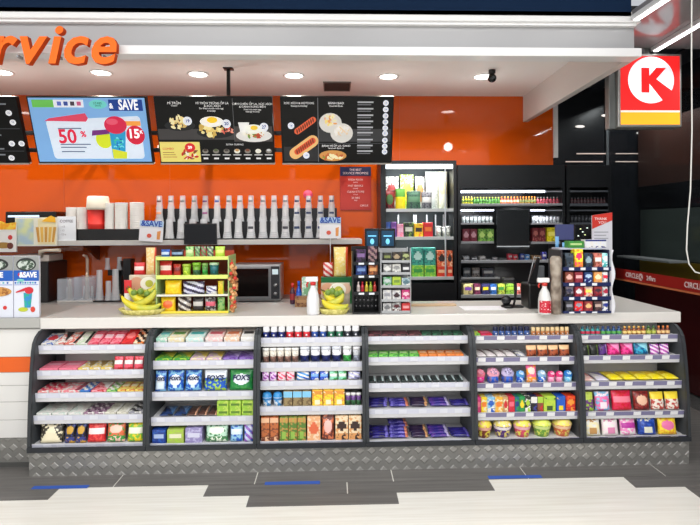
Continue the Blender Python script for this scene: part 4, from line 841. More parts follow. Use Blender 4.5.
xc, zt = P(99, 196.5, 5.22); z0 = ZSH1+.0125+h+.0006; bm = bm_(); lathe(bm, [(0, 0), (.095, 0), (.105, .02), (.098, (zt-z0)*.9), (.09, zt-z0), (0, zt-z0)], 24); tag(ob('lid_stack', bm, M((240, 232, 214), .5), None, (xc, 5.2, z0)), 'cream stack of lids resting on the red paper cups', 'lid stack')
# black warmer with light strip, cards
xa, xb = P(5, 225, 5.15)[0], P(56, 225, 5.15)[0]; zt = P(30, 211.5, 5.15)[1]
r = thing('warmer_box', 'long black box with a white light strip at the left end of the wall shelf', 'appliance', ((xa+xb)/2, 5.15, ZSH1+.0006)); w2 = (xb-xa)/2
bm = bm_(); box(bm, -w2, w2, 0, .28, 0, zt-ZSH1, bev=.012); ob('body', bm, M((10, 11, 13), .25), r)
bm = bm_(); box(bm, -w2*.88, w2*.35, -.004, -.0004, (zt-ZSH1)*.80, (zt-ZSH1)*.87, bev=.002); ob('light_strip', bm, em((190, 210, 240), .9), r)
xa, xb = P(57, 225, 5.07)[0], P(75.5, 225, 5.07)[0]; zt = P(66, 216.5, 5.07)[1]
r = thing('price_card', 'small white price card standing at the left of the cup tray', 'card', ((xa+xb)/2, 5.075, ZSH1+.0006)); w2 = (xb-xa)/2; h = zt-ZSH1
bm = bm_(); box(bm, -w2, w2, 0, .006, 0, h); ob('card', bm, Wt and M((226, 230, 236)), r); text('COFFEE', .036, M((90, 70, 90)), r, 0, -.001, h*.8, ext=.0004)
for q in range(3): text('- 12 oz'[:4+q], .024, M((120, 110, 120)), r, -w2*.4, -.001, h*(.58-.16*q), ext=.0004)
# fries and chicken cards hung from the shelf edge
def card(u0, u1, v0, v1, Y, lab, name='hanging_card', th=.008, col=(232, 230, 214), rz=0):
    x0, zt = P(u0, v0, Y); x1, zb = P(u1, v1, Y); r = thing(name, lab, 'promotional card', ((x0+x1)/2, Y, zb), rot=(0, rz, 0)); w2 = (x1-x0)/2; h = zt-zb
    bm = bm_(); box(bm, -w2, w2, 0, th, 0, h, bev=.001); ob('card', bm, M(col, .4), r); return r, w2, h
r, w2, h = card(15, 56.5, 217.5, 246, 5.03, 'pale card with a picture of french fries on the wall shelf edge', th=.02)
bm = bm_(); prism(bm, rect(-w2*.95, -.02, h*.06, h*.95), -.002, -.0004, axis='y'); ob('pale_panel', bm, MP((176, 200, 214), (214, 222, 170), 9, .4, .5, .1), r)
bm = bm_(); prism(bm, rect(.02, w2*.95, h*.06, h*.95), -.002, -.0004, axis='y'); ob('cream_panel', bm, M((238, 224, 176)), r)
bm = bm_()
for k_ in range(5): a = -.28+.14*k_; cx = w2*.5+(k_-2)*.032; prism(bm, [(cx-.010, h*.14), (cx+.008, h*.14), (cx+.014+a*.06, h*.66), (cx-.012+a*.06, h*.66)], -.005, -.0022, k_ % 2, axis='y')
ob('fries_picture', bm, [M((206, 150, 60)), M((230, 180, 80))], r)
bm = bm_(); prism(bm, [(w2*.3, h*.86), (w2*.97, h*.82), (w2*.94, h*1.0), (w2*.75, h*1.06), (w2*.5, h*.97)], -.006, -.001, axis='y'); ob('yellow_headline', bm, M((246, 184, 40)), r)
r, w2, h = card(-14, 16, 224, 252, 5.0, 'white card with orange headline cut by the left photo edge', th=.02, col=(240, 238, 234))
bm = bm_(); prism(bm, [(-w2, h*.8), (w2*.98, h*.8), (w2*1.04, h*1.06), (w2*.4, h*1.02), (0, h*1.1), (-w2, h*1.05)], -.004, -.0005, axis='y'); ob('orange_headline', bm, MP((246, 170, 30), (250, 210, 70), 30, .4), r)
bm = bm_(); prism(bm, ell(w2*.62, h*.52, .02, .022, 16), -.003, -.0005, axis='y'); ob('price_roundel', bm, M((214, 60, 60)), r)
bm = bm_(); prism(bm, ell(w2*.15, h*.24, .085, .028, 20), -.003, -.0005, 0, axis='y'); prism(bm, ell(w2*.62, h*.22, .028, .03, 16), -.0036, -.0005, 1, axis='y'); ob('food_picture', bm, [M((170, 130, 60)), M((110, 50, 40))], r)
# promotional boxes on the left worktop
for (u0, u1, lab, kk) in ((-28, 13, 'blue and white promotional box cut by the left photo edge', 0), (13.5, 39, 'blue and white promotional box with a picture of a frozen drink cup', 1)):
    Y = 3.40; x0, zt = P(u0, 256, Y); x1, _ = P(u1, 256, Y); h = zt-ZLT-.001; w2 = (x1-x0)/2
    r = thing('promotional_box', lab, 'promotional box', ((x0+x1)/2, Y, ZLT+.0006), 'promotional boxes on the left worktop')
    bm = bm_(); box(bm, -w2+.001, w2-.001, 0, .02, 0, h, bev=.002); ob('carton', bm, M((222, 226, 238), .35), r)
    hb = P(20, 270.5, Y)[1]-ZLT; hc = P(20, 281, Y)[1]-ZLT
    bm = bm_(); prism(bm, rect(-w2+.001, w2-.001, hc, hb), -.0015, -.0003, axis='y'); ob('blue_band', bm, M((30, 92, 184), .35), r)
    bm = bm_(); [prism(bm, ell(-w2+.012+(2*w2-.02)*q/9, hc-.012, .006, .006, 8), -.002, -.0003, q % 2, axis='y') for q in range(9)]; prism(bm, rect(-w2+.004, w2-.004, hc-.026, hc-.023), -.001, -.0003, 0, axis='y'); ob('dotted_band', bm, [M((40, 100, 190)), M((90, 180, 190))], r)
    bm = bm_(); prism(bm, ell(-w2*.45, hc+.004, .024, .009, 12), -.0022, -.0016, axis='y'); ob('badge', bm, M((120, 200, 190)), r)
    text('&SAVE', .046, M((245, 245, 250)), r, .012, -.0032, (hb+hc)/2+.004, ext=.0006, bold=.002, squash=.82)
    if kk:
        text("60'", .028, M((206, 40, 60)), r, -w2*.45, -.002, h*.70, ext=.0006, bold=.001); bm = bm_(); prism(bm, rect(-w2*.9, -w2*.1, h*.60, h*.62), -.0012, -.0003, axis='y'); ob('small_print', bm, M((150, 150, 170)), r)
        bm = bm_(); prism(bm, ell(.018, h*.44, .026, .022, 18), -.005, -.0005, 0, axis='y'); prism(bm, [(-w2*.8, h*.40), (.0, h*.44), (.0, h*.49), (-w2*.8, h*.42)], -.004, -.0005, 0, axis='y'); ob('scoop_picture', bm, [M((206, 40, 56))], r)
        bm = bm_(); prism(bm, [(-.010, h*.16), (.026, h*.16), (.036, h*.40), (-.016, h*.40)], -.004, -.0005, axis='y'); ob('cup_picture', bm, MP((50, 140, 200), (40, 170, 150), 60, .4), r)
        bm = bm_(); prism(bm, ell(-.02, h*.13, .03, .014, 14), -.003, -.0005, 0, axis='y'); prism(bm, ell(.04, h*.13, .014, .018, 14), -.003, -.0005, 1, axis='y'); ob('ground_picture', bm, [M((190, 200, 50)), M((214, 70, 50))], r)
    else:
        bm = bm_(); prism(bm, ell(w2*.25, h*.42, .085, .03, 20), -.004, -.0005, axis='y'); ob('pie_picture', bm, MP((150, 90, 40), (206, 150, 80), 50, .4), r); bm = bm_(); prism(bm, ell(w2*.6, h*.16, .012, .012, 14), -.003, -.0005, axis='y'); ob('price_roundel', bm, M((206, 50, 50)), r)
    bm = bm_(); hm = (hb+h)/2; prism(bm, rect(-w2+.001, w2-.001, hb+.0005, h-.001), -.0014, -.0003, 0, axis='y'); prism(bm, ell(0, hm-.008, w2*.78, (h-hb)*.46, 22), -.0026, -.0015, 1, axis='y'); prism(bm, ell(0, hm-.010, w2*.66, (h-hb)*.34, 22), -.0038, -.0027, 2, axis='y'); ob('top_panel', bm, [M((150, 152, 150)), M((40, 44, 44)), MP((196, 206, 198), (60, 80, 64), 50, .5)], r)
# black coffee machine arm and body behind the boxes
x0, zt = P(40, 246, 5.05); x1, _ = P(52, 246, 5.05)
r = thing('coffee_machine', 'dark coffee machine with a pale lever behind the promotional boxes', 'coffee machine', ((x0+x1)/2-.12, 5.05, ZB+.0006))
bm = bm_(); box(bm, -.28, .14, .0, .36, 0, P(45, 262, 5.05)[1]-ZB, bev=.01); ob('body', bm, M((24, 22, 24), .3), r)
bm = bm_(); box(bm, -.2, .13, .03, .3, P(45, 262, 5.05)[1]-ZB+.001, P(45, 255, 5.05)[1]-ZB, bev=.01); ob('hopper', bm, M((196, 186, 176), .4), r)
zz = P(45, 250.5, 5.05)[1]-ZB; bm = bm_(); tube(bm, [(.06, .02, zz-.06), (.07, .0, zz-.01), (.12, -.01, zz), (.26, -.02, zz+.0)], [.02, .022, .014, .018]); ob('lever', bm, M((206, 190, 170), .4), r)
# glass beverage tanks
for u, vt, wd, lab in ((66, 279, .15, 'clear square glass tank beside the coffee machine'), (83.5, 277, .17, 'clear square glass tank with an inner pump, left of the cup stand')):
    xc, zt = P(u, vt, 5.05); h = zt-ZB-.001; r = thing('drink_tank', lab, 'drink tank', (xc, 5.12, ZB+.0006), 'clear drink tanks on the back worktop')
    bm = bm_(); w2 = wd/2
    for a_ in (-1, 1): box(bm, a_*w2-.002, a_*w2+.002, -.08, .08, .02, h); box(bm, -w2+.003, w2-.003, a_*.08-.002, a_*.08+.002, .02, h)
    ob('glass', bm, CLEAR, r); bm = bm_(); box(bm, -w2-.002, w2+.002, -.084, .084, 0, .019, bev=.004); ob('base', bm, M((190, 186, 182), .3), r)
    bm = bm_(); tube(bm, [(0, 0, .021), (0, 0, h*.9), (.005, -.01, h*1.15 if wd > .16 else h*.95)], [.02, .016, .010]); ob('pump_rod', bm, M((196, 178, 160), .3), r)
    bm = bm_()
    for q in range(3 if wd > .16 else 2): tube(bm, [(-.04+.04*q, .03, .021), (-.036+.035*q, .03, h*.6)], [.013, .010])
    ob('paddle', bm, M((186, 176, 170), .35), r)
zt = P(78, 256, 5.1)[1]; bm = bm_(); xc = P(78.5, 256, 5.1)[0]; tube(bm, [(xc, 5.28, ZB+.001), (xc, 5.28, zt-.04), (xc-.005, 5.26, zt-.01), (xc-.01, 5.22, zt)], [.016, .015, .014, .010]); tag(ob('tap', bm, M((214, 186, 166), .3)), 'tall thin pale tap standing behind the drink tanks', 'tap')
# cup dispenser stand with nested cups
xc = P(112, 300, 5.1)[0]
r = thing('cup_stand', 'black stand holding upturned cups between the tanks and the snack rack', 'cup stand', (xc, 5.15, ZB+.0006))
bm = bm_(); box(bm, -.17, .17, -.10, .12, 0, .012, bev=.003); box(bm, .03, .07, .0, .06, .012, .38, bev=.004); box(bm, .09, .17, -.03, .08, .012, .40, bev=.01); box(bm, -.06, .17, .0, .03, .24, P(110, 269.5, 5.165)[1]-ZB-.002); ob('frame', bm, M((14, 14, 16), .3), r)
pc = None
for i, (u, vt, vb, wd) in enumerate(((99.5, 270, 300, .075), (108.5, 281, 300, .07), (115.5, 269, 300, .08), (107.5, 258, 269.5, .055), (119.5, 257, 270, .06))):
    Yc = 5.10 if vb == 300 else 5.165; xq, zt = P(u, vt, Yc); z0 = ZB+.013 if vb == 300 else P(u, vb, Yc)[1]; o = cupstack(wd, zt-z0, CUPW, None, 5); o.location = (xq, Yc-.0, z0)
    tag(o, ['tall upturned cup stack, leftmost in front of the black stand', 'short upturned cup stack in the middle of the black stand', 'tall upturned cup stack on the right of the black stand', 'small upturned cups atop the black stand, left', 'small upturned cups atop the black stand, right'][i], 'cup stack', 'upturned cups at the black stand')
# microwave
x0, zt = P(231.5, 265, 4.97); x1, zb = P(280.5, 304, 4.97)
r = thing('microwave', 'silver microwave oven with a dark door on the back worktop', 'microwave', ((x0+x1)/2, 4.97, ZB+.0006)); w2 = (x1-x0)/2; h = zt-ZB
bm = bm_(); box(bm, -w2, w2, 0, .34, .012, h, bev=.006); [box(bm, sx_*w2*.8-.015, sx_*w2*.8+.015, .03, .06, 0, .012) for sx_ in (-1, 1)]; ob('body', bm, M((188, 190, 192), .3, .6), r)
bm = bm_(); box(bm, -w2+.012, w2*.58, -.014, -.001, .03, h-.016, bev=.004); dr = ob('door', bm, M((170, 172, 174), .3, .5), r)
bm = bm_(); box(bm, -w2+.03, w2*.52, -.018, -.0145, .055, h-.035, bev=.002); ob('window', bm, M((20, 16, 16), .12), dr)
bm = bm_(); box(bm, w2*.62, w2-.008, -.012, -.001, .03, h-.016, bev=.003); pn = ob('control_panel', bm, M((60, 62, 66), .3), r)
bm = bm_(); box(bm, w2*.67, w2-.02, -.014, -.0122, h*.74, h*.88); ob('display', bm, em((190, 206, 210), .6), pn)
bm = bm_(); lathe(bm, [(0, .0125), (.017, .0125), (.016, .028), (0, .03)], 18, axis='y', c=(w2*.8, 0, h*.45)); ob('knob', bm, STEEL, pn)
bm = bm_(); lathe(bm, [(0, .0125), (.017, .0125), (.016, .028), (0, .03)], 18, axis='y', c=(w2*.8, 0, h*.22)); ob('knob', bm, STEEL, pn)
# ------------------------------------------------------------------ glass merchandiser with bagged snacks
YC = 5.05; x0, zt = P(380.5, 160.5, YC); x1, _ = P(456.5, 165, YC); w2 = (x1-x0)/2
cl = thing('merchandiser', 'glass-fronted cabinet of bagged snacks between the orange wall and black shelving', 'display cabinet', ((x0+x1)/2, YC, 0))
bm = bm_(); box(bm, -w2, -w2+.05, 0, .43, 0, zt); box(bm, w2-.03, w2, 0, .43, 0, zt); box(bm, -w2+.05, w2-.03, .41, .43, 0, zt); box(bm, -w2+.05, w2-.03, 0, .41, 0, P(418, 281, YC)[1]-.02); box(bm, -w2+.05, w2-.03, 0, .41, zt-.03, zt); ob('carcass', bm, M((16, 17, 20), .3), cl)
bm = bm_(); box(bm, -w2+.06, w2-.04, .395, .408, 1.02, zt-.05); ob('back_mirror', bm, M((60, 70, 74), .5, .2), cl)
bm = bm_(); box(bm, -w2+.053, w2-.033, .02, .05, zt-.075, zt-.035); ob('lamp_strip', bm, em((235, 245, 250), 2.5), cl)
for ly, lz, pw in ((.1, zt-.09, 3), (.06, P(418, 214, YC)[1]-.03, 1.6), (.06, P(418, 243, YC)[1]-.02, 1.2)):  # the lamp strip's own light, plus added fill under the shelves
    l = bpy.data.lights.new('cabinet_lamp_fill', 'AREA'); l.shape = 'RECTANGLE'; l.size = .5; l.size_y = .04; l.energy = pw; o = bpy.data.objects.new('cabinet_lamp_fill', l); C.objects.link(o); o.parent = cl; o.location = (.01, ly-.02, lz); o.rotation_euler = (math.radians(35), 0, 0)
def zc_(v): return P(418, v, YC)[1]
MSH = {}
for k_, v in enumerate((209.5, 237.5, 277.5)):
    z_ = zc_(v); bm = bm_(); box(bm, -w2+.052, w2-.032, .005, .38, z_-.012, z_, bev=.002)
    sh = ob('shelf', bm, glassy('shelf_glass%d' % k_, (.8, .9, .9, 1), .5, .1), cl); bm = bm_(); box(bm, -w2+.052, w2-.032, -.006, .004, z_-.022, z_+.008, bev=.002); ob('shelf_rail', bm, M((196, 200, 200), .3, .3), sh); MSH[k_] = z_+.0006
for xx in (-.16, .0, .02, .13, .22, .3): bm = bm_(); box(bm, xx-.006, xx+.006, .30, .312, zc_(236), zc_(212)-.02); ob('wire_upright', bm, M((190, 196, 200), .3, .5), cl)
bm = bm_(); box(bm, w2-.12, w2-.108, -.02, -.008, 1.0, zt-.06); ob('door_stile', bm, M((200, 205, 208), .3, .5), cl)
def onshelf(u0, u1, vt, kind, cols, des, lab, cat, k_=0, dy=.1, d=None, grp=None, vb=None, name=None, z0=None):
    Y = YC+dy; xa, _ = P(u0, vt, Y); xb, zt_ = P(u1, vt, Y); xb = min(xb, x1-.036); xa = min(xa, xb-.05); z_ = MSH[k_] if z0 is None else z0; h = zt_-z_; wi = (xb-xa)*.97
    o = make(kind, wi, h, d or min(.12, wi*.6), cols, des); o.location = ((xa+xb)/2, Y, z_); o.name = name or o.name; tag(o, lab, cat, grp); return o
W_ = (236, 238, 232)
onshelf(384, 399, 176.5, 'bag', (W_, (170, 40, 40), W_), 'oval', 'white bag with red round print in glass cabinet, back row', 'snack bag', 0, .30, .06)
onshelf(399.5, 414, 174.5, 'bag', ((180, 210, 60), (240, 220, 60), W_), 'oval', 'green and yellow round printed bag in glass cabinet', 'snack bag', 0, .30, .06)
onshelf(414.5, 425, 176.5, 'bag', (W_, (190, 130, 70), W_), 'oval', 'white bag with brown round print in glass cabinet', 'snack bag', 0, .30, .06)
onshelf(425, 438.5, 171.5, 'bag', (W_, (214, 220, 216), (200, 206, 204)), 'window', 'tall plain white bag in glass cabinet', 'snack bag', 0, .26, .10)
onshelf(438, 454, 171.5, 'bag', ((240, 236, 206), (246, 232, 170), W_), 'label', 'tall cream bag at the right of glass cabinet', 'snack bag', 0, .24, .12)
for u0, u1, vt, cc, ds, nm in ((384, 395, 190, ((130, 30, 36), (70, 110, 60), (60, 20, 24)), 'oval', 'red and green small bag'), (395, 405.5, 188.5, ((240, 220, 40), (90, 150, 60), Ye), 'top', 'bright yellow small bag'), (406, 421, 191, ((60, 96, 76), (90, 130, 100), (40, 60, 60)), 'label', 'dark green small bag'), (421, 432, 192, ((110, 110, 116), (200, 200, 200), (60, 60, 70)), 'label', 'grey small bag')):
    onshelf(u0, u1, vt, 'bag', cc, ds, nm+' in the front row of the top glass shelf', 'snack bag', 0, .10, .07)
for u0, u1, vt, cc, ds, nm in ((384, 390, 222, ((60, 90, 170), (90, 120, 190), Bl), 'label', 'blue box'), (390.5, 396, 222, ((120, 70, 150), (160, 110, 190), Pu), 'label', 'violet box'), (396.5, 403, 224, ((230, 160, 190), (240, 190, 210), Pk), 'label', 'pale pink box'), (403.3, 413, 222.5, ((30, 40, 34), (210, 214, 200), (110, 140, 60)), 'label', 'black box with cream label'), (413.5, 422.5, 223.5, ((240, 200, 30), (60, 50, 40), Or), 'label', 'yellow box with dark band'), (422.8, 432, 222.5, ((206, 36, 40), (236, 120, 50), Rd), 'label', 'red box')):
    onshelf(u0, u1, vt, 'carton', cc, ds, nm+' on the middle shelf of the glass cabinet', 'box', 1, .08, .09)
for q in range(3): onshelf(436+6*q, 441.6+6*q, 226+q % 2, 'tub', ((206, 206, 200), (226, 228, 226), (150, 150, 140)), 'plain', '%s pale tub from left, middle shelf of the glass cabinet' % ORD[q], 'tub', 1, .1, grp='pale tubs in the glass cabinet')
for q, (u0, u1) in enumerate(((411.5, 423), (423.5, 435))):
    z1_ = zc_(264.5); s_ = ['left', 'right'][q]
    o = onshelf(u0, u1, 265, 'carton', ((110, 190, 70), (60, 150, 70), Lm), 'label', 'lime box under teal pack in the glass cabinet, %s' % s_, 'box', 2, .07, .10)
    onshelf(u0, u1, 247.5, 'carton', ((60, 160, 140), (190, 230, 220), (40, 110, 110)), 'oval', 'teal pack with pale ring in the glass cabinet, %s' % s_, 'pack', 2, .07, .08, z0=P(u0, 265, YC+.07)[1]+.001)
for q, (u0, u1) in enumerate(((436, 445.5), (446, 455))):
    s_ = ['left', 'right'][q]; o = onshelf(u0, u1, 266, 'carton', ((216, 70, 34), (240, 190, 150), Rd), 'label', 'orange box, lower %s on the bottom glass shelf' % s_, 'box', 2, .07, .10)
    onshelf(u0, u1, 250.5, 'carton', ((226, 90, 40), (50, 40, 40), (246, 200, 160)), 'oval', 'orange box, upper %s on the bottom glass shelf' % s_, 'box', 2, .07, .09, z0=P(u0, 266, YC+.07)[1]+.001)
# ------------------------------------------------------------------ black shelving behind the till
def shelving(u0, u1, vtop, lab, label_shelves, cols_, YG_=5.12):
    x0, zt = P(u0, vtop, YG_); x1, _ = P(u1, vtop, YG_); w2 = (x1-x0)/2
    r = thing('shelving_unit', lab, 'shelving', ((x0+x1)/2, YG_, 0), 'black shelving units against the back wall'); xm = (x0+x1)/2
    bm = bm_(); box(bm, -w2, -w2+.03, 0, .36, 0, zt); box(bm, w2-.03, w2, 0, .36, 0, zt); box(bm, -w2+.03, w2-.03, .34, .36, 0, zt); box(bm, -w2+.03, w2-.03, .0, .34, zt-.22, zt); box(bm, -w2+.03, w2-.03, .0, .34, 0, .6); ob('carcass', bm, M((13, 15, 18), .3), r)
    return r, xm
gr, gx = shelving(457.5, 565, 165, 'black shelving unit with lit shelves of small bottles behind the till', 0, 0)
YG_ = 5.12
def gbar(ua, ub, va, vb, name, mt, y0=-.0, y1=.3, parent=None):
    x0, z1_ = P(ua, va, YG_); x1, z0_ = P(ub, vb, YG_); bm = bm_(); box(bm, x0-gx, x1-gx, y0, y1, z0_, z1_, bev=.002)
    p_ = parent or gr; return ob(name, bm, mt, p_)
GS = M((150, 152, 156), .3, .3)
SHV = {}
for key, ua, ub, va, vb in (('row', 461, 562.5, 203.6, 205.6), ('cl', 461, 494, 222.8, 224.5), ('cr', 531, 562.5, 222.8, 224.5), ('pl', 461, 494, 241.5, 243.5), ('pr', 531, 562.5, 241.8, 243.8), ('m1', 461, 556, 260.5, 262.5), ('m2', 461, 500, 277.5, 279), ('m3', 461, 530, 295, 297.5)):
    gbar(ua, ub, va, vb, 'shelf', GS, -.004, .335); SHV[key] = P(ua, va, YG_)[1]+.0006
for ua, ub, va, vb in ((461, 545, 190.5, 192.5), (461, 494, 209.6, 211), (531, 545, 209.6, 211)): gbar(ua, ub, va, vb, 'light_strip', em((226, 232, 250), 4), .0, .02)
for ua, ub, va, vb in ((546, 562.5, 190.8, 192.2), (546, 562.5, 209.8, 211)): gbar(ua, ub, va, vb, 'dim_strip', M((130, 132, 140)), .0, .02)
gbar(496.5, 529, 210, 248, 'centre_panel', M((26, 29, 31), .2), -.01, .02)
for lx0, lx1, lv, pw in ((461, 545, 192.8, 3.0), (461, 494, 211.3, 1.2), (531, 545, 211.3, 1.2), (461, 556, 246, 1.6), (461, 530, 280, 1.6)):  # output of the lit strips, plus two added fill lights lower down
    xa_, z_ = P(lx0, lv, YG_); xb_, _ = P(lx1, lv, YG_); l = bpy.data.lights.new('shelf_lamp_fill', 'AREA'); l.shape = 'RECTANGLE'; l.size = xb_-xa_; l.size_y = .015; l.energy = pw*.55; o = bpy.data.objects.new('shelf_lamp_fill', l); C.objects.link(o); o.parent = gr; o.location = ((xa_+xb_)/2-gx, -.012, z_-.004); o.rotation_euler = (math.radians(28), 0, 0)
def grun(key, ua, ub, n, kind, cols, des, vt, desc, cat, grp, dy=.07, start=0, d=None, gap=.92):
    Y = YG_+dy; xa, zt_ = P(ua, vt, Y); xb, _ = P(ub, vt, Y); w_ = (xb-xa)/n; h = zt_-SHV[key]; p = make(kind, w_*gap, h, d or w_*gap, cols, des)
    for q in range(n):
        o = p if q == 0 else dup(p); o.location = (xa+w_*(q+.5), Y, SHV[key]); tag(o, (desc % ORD[q+start]) if '%s' in desc else desc, cat, grp)
grun('row', 461.5, 473, 4, 'bottle', ((214, 206, 50), (90, 120, 40), (240, 230, 120)), 'plain', 196.5, 'small yellow bottle, %s from left, lit top shelf of black shelving', 'bottle', 'small bottles on the black shelving')
grun('row', 473, 500, 9, 'bottle', ((90, 150, 60), (60, 120, 50), (190, 200, 70)), 'plain', 197, 'small green bottle, %s green one, lit top shelf, black shelving', 'bottle', 'small bottles on the black shelving')
grun('row', 500, 519, 6, 'bottle', ((206, 90, 60), (230, 190, 150), (240, 150, 60)), 'plain', 196.5, 'small orange bottle, %s orange one, lit top shelf, black shelving', 'bottle', 'small bottles on the black shelving')
grun('row', 519, 536, 6, 'bottle', ((150, 110, 50), (110, 120, 60), (240, 140, 50)), 'plain', 196.5, 'small brown bottle, %s brown one, lit top shelf, black shelving', 'bottle', 'small bottles on the black shelving')
grun('row', 536, 562, 8, 'bottle', ((190, 80, 90), (160, 60, 80), (150, 150, 150)), 'plain', 197, 'small pink bottle, %s pink one, lit top shelf, black shelving', 'bottle', 'small bottles on the black shelving')
grun('cl', 461.5, 493, 8, 'tub', ((190, 196, 196), (60, 62, 66), (160, 170, 170)), 'plain', 215.5, 'silver can, %s from left, left side of black shelving', 'can', 'silver cans on the black shelving')
grun('cr', 531.5, 559.5, 8, 'tub', ((190, 190, 200), (60, 62, 66), (160, 165, 170)), 'plain', 215.5, 'silver can, %s from left, right side of black shelving', 'can', 'silver cans on the black shelving')
grun('pl', 461.5, 476.5, 2, 'carton', ((110, 40, 56), (200, 150, 160), Ma), 'oval', 229, 'maroon pack, %s of two at the left of black shelving', 'pack', 'maroon packs')
grun('pl', 477, 493, 2, 'carton', ((120, 170, 70), (190, 220, 120), (60, 110, 50)), 'oval', 229, 'lime pack, %s of two at the left of black shelving', 'pack', 'lime packs')
grun('pr', 531, 544.5, 2, 'carton', ((100, 36, 40), (170, 100, 90), Ma), 'two', 228, 'maroon pack, %s of two at the right of black shelving', 'pack', 'maroon packs right')
grun('pr', 545, 554.5, 1, 'carton', ((214, 200, 30), (240, 230, 110), (150, 140, 20)), 'label', 227.5, 'yellow pack at the right of black shelving', 'pack', None)
for q, (ua, ub, vt, cc, nm) in enumerate(((462, 469, 256, (90, 92, 96), 'grey'), (470, 477, 257, (60, 60, 66), 'charcoal'), (478, 485, 256, (110, 108, 106), 'pale grey'), (492, 497, 257, (80, 80, 86), 'dark grey'), (507, 512, 253.5, (170, 40, 60), 'crimson'), (512.5, 517, 254.5, (206, 60, 70), 'red'), (519.5, 524, 253.5, (40, 60, 130), 'navy'), (524.5, 529, 254.5, (60, 120, 180), 'blue'), (530, 540, 255.5, (120, 90, 60), 'brown'), (541, 546, 252, (60, 60, 130), 'indigo'))):
    grun('m1', ua, ub, 1, 'carton', (cc, (150, 150, 150), shade(cc, .6)), 'label', vt, 'small %s box on the long middle shelf of black shelving' % nm, 'box', None)
for q, (ua, ub, cc) in enumerate(((462, 470, (60, 66, 72)), (471, 479, (110, 104, 100)), (480, 493, (46, 50, 60)))): grun('m2', ua, ub, 1, 'carton', (cc, (140, 140, 140), Bk), 'label', 267.5, ['slate', 'taupe', 'dark'][q]+' box on the short lower shelf of black shelving', 'box', None)
for ua, ub, cc, c2, nm in ((462, 472, (206, 190, 130), Pu, 'beige'), (473, 480, (130, 60, 90), Cr, 'plum'), (480.5, 488.5, (60, 60, 110), Ye, 'navy'), (489, 496, (60, 110, 180), Wt, 'blue'), (496.5, 504, (190, 206, 80), Gn, 'lime'), (504.5, 513, (140, 190, 70), Lm, 'leaf green'), (515, 520, (230, 120, 110), Wt, 'coral'), (520.5, 528, (236, 150, 110), Rd, 'peach')):
    grun('m3', ua, ub, 1, 'carton', (cc, c2, shade(cc, .6)), 'label', 283.5, 'small %s pack on the lowest visible shelf of black shelving' % nm, 'pack', None)
# second, unlit unit to the right, and its things
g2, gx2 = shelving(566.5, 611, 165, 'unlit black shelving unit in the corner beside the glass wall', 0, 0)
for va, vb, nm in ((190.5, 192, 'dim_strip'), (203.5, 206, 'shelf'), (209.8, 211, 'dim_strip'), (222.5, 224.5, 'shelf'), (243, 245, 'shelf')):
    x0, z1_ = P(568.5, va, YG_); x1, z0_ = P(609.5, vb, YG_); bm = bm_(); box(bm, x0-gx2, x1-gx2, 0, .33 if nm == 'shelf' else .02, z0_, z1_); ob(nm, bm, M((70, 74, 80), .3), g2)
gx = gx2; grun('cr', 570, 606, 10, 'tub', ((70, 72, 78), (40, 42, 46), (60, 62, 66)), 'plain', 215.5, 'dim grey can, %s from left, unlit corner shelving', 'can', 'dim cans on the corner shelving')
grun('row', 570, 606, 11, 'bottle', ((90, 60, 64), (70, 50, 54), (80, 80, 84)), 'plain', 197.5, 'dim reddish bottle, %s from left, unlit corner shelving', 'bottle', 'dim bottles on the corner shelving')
# ------------------------------------------------------------------ things on the worktop
def on(u, v): return FL(u, v, ZS)
def span(u0, u1, vb):
    x, y = on((u0+u1)/2, vb); return P(u0, vb, y)[0], P(u1, vb, y)[0], y
ZT_ = ZS+.0008
# snack rack
xa, xb, Y = span(156, 229, 313.5)
rk = thing('snack_rack', 'yellow-green tiered counter rack full of snacks', 'snack rack', ((xa+xb)/2, Y, ZT_)); hw = (xb-xa)/2; rx = (xa+xb)/2
LG = M((218, 230, 120), .35)
def zr(v, y=Y): return P(190, v, y)[1]-ZT_
for s_ in (-.99, .99): bm = bm_(); box(bm, s_*hw-.004, s_*hw+.004, .0, .24, 0, zr(256)); ob('side_panel', bm, M((170, 200, 130), .35), rk)
bm = bm_(); box(bm, -hw*.97, hw*.97, .225, .235, 0, zr(252)); ob('back_panel', bm, M((170, 60, 40)), rk)
RK = {}
for k_, (va, vb) in enumerate(((256.5, 260), (275, 279), (294.3, 296.3), (311, 314.2))):
    z1_, z0_ = zr(va), max(0, zr(vb)); bm = bm_(); box(bm, -hw*.97, hw*.97, 0, .222, z0_, max(z0_+.006, z1_-.012)); box(bm, -hw*.985, hw*.985, -.006, -.0003, z0_, z1_, bev=.002); ob('tray', bm, [LG, LG, M((226, 226, 214)), M((240, 220, 70))][k_], rk); RK[k_] = ZT_+max(z0_+.006, z1_-.012)+.0006
def rki(k_, ua, ub, vt, kind, cols, des, lab, cat='snack pack', d=None, dy=.03, z0=None, grp=None):
    y = Y+dy; x0, zt_ = P(ua, vt, y); x1, _ = P(ub, vt, y); z_ = RK[k_] if z0 is None else z0; o = make(kind, (x1-x0)*.95, zt_-z_, d or min(.045, (x1-x0)*.45), cols, des); o.location = ((x0+x1)/2, y+ (d or .04)*.2, z_); tag(o, lab, cat, grp); return o
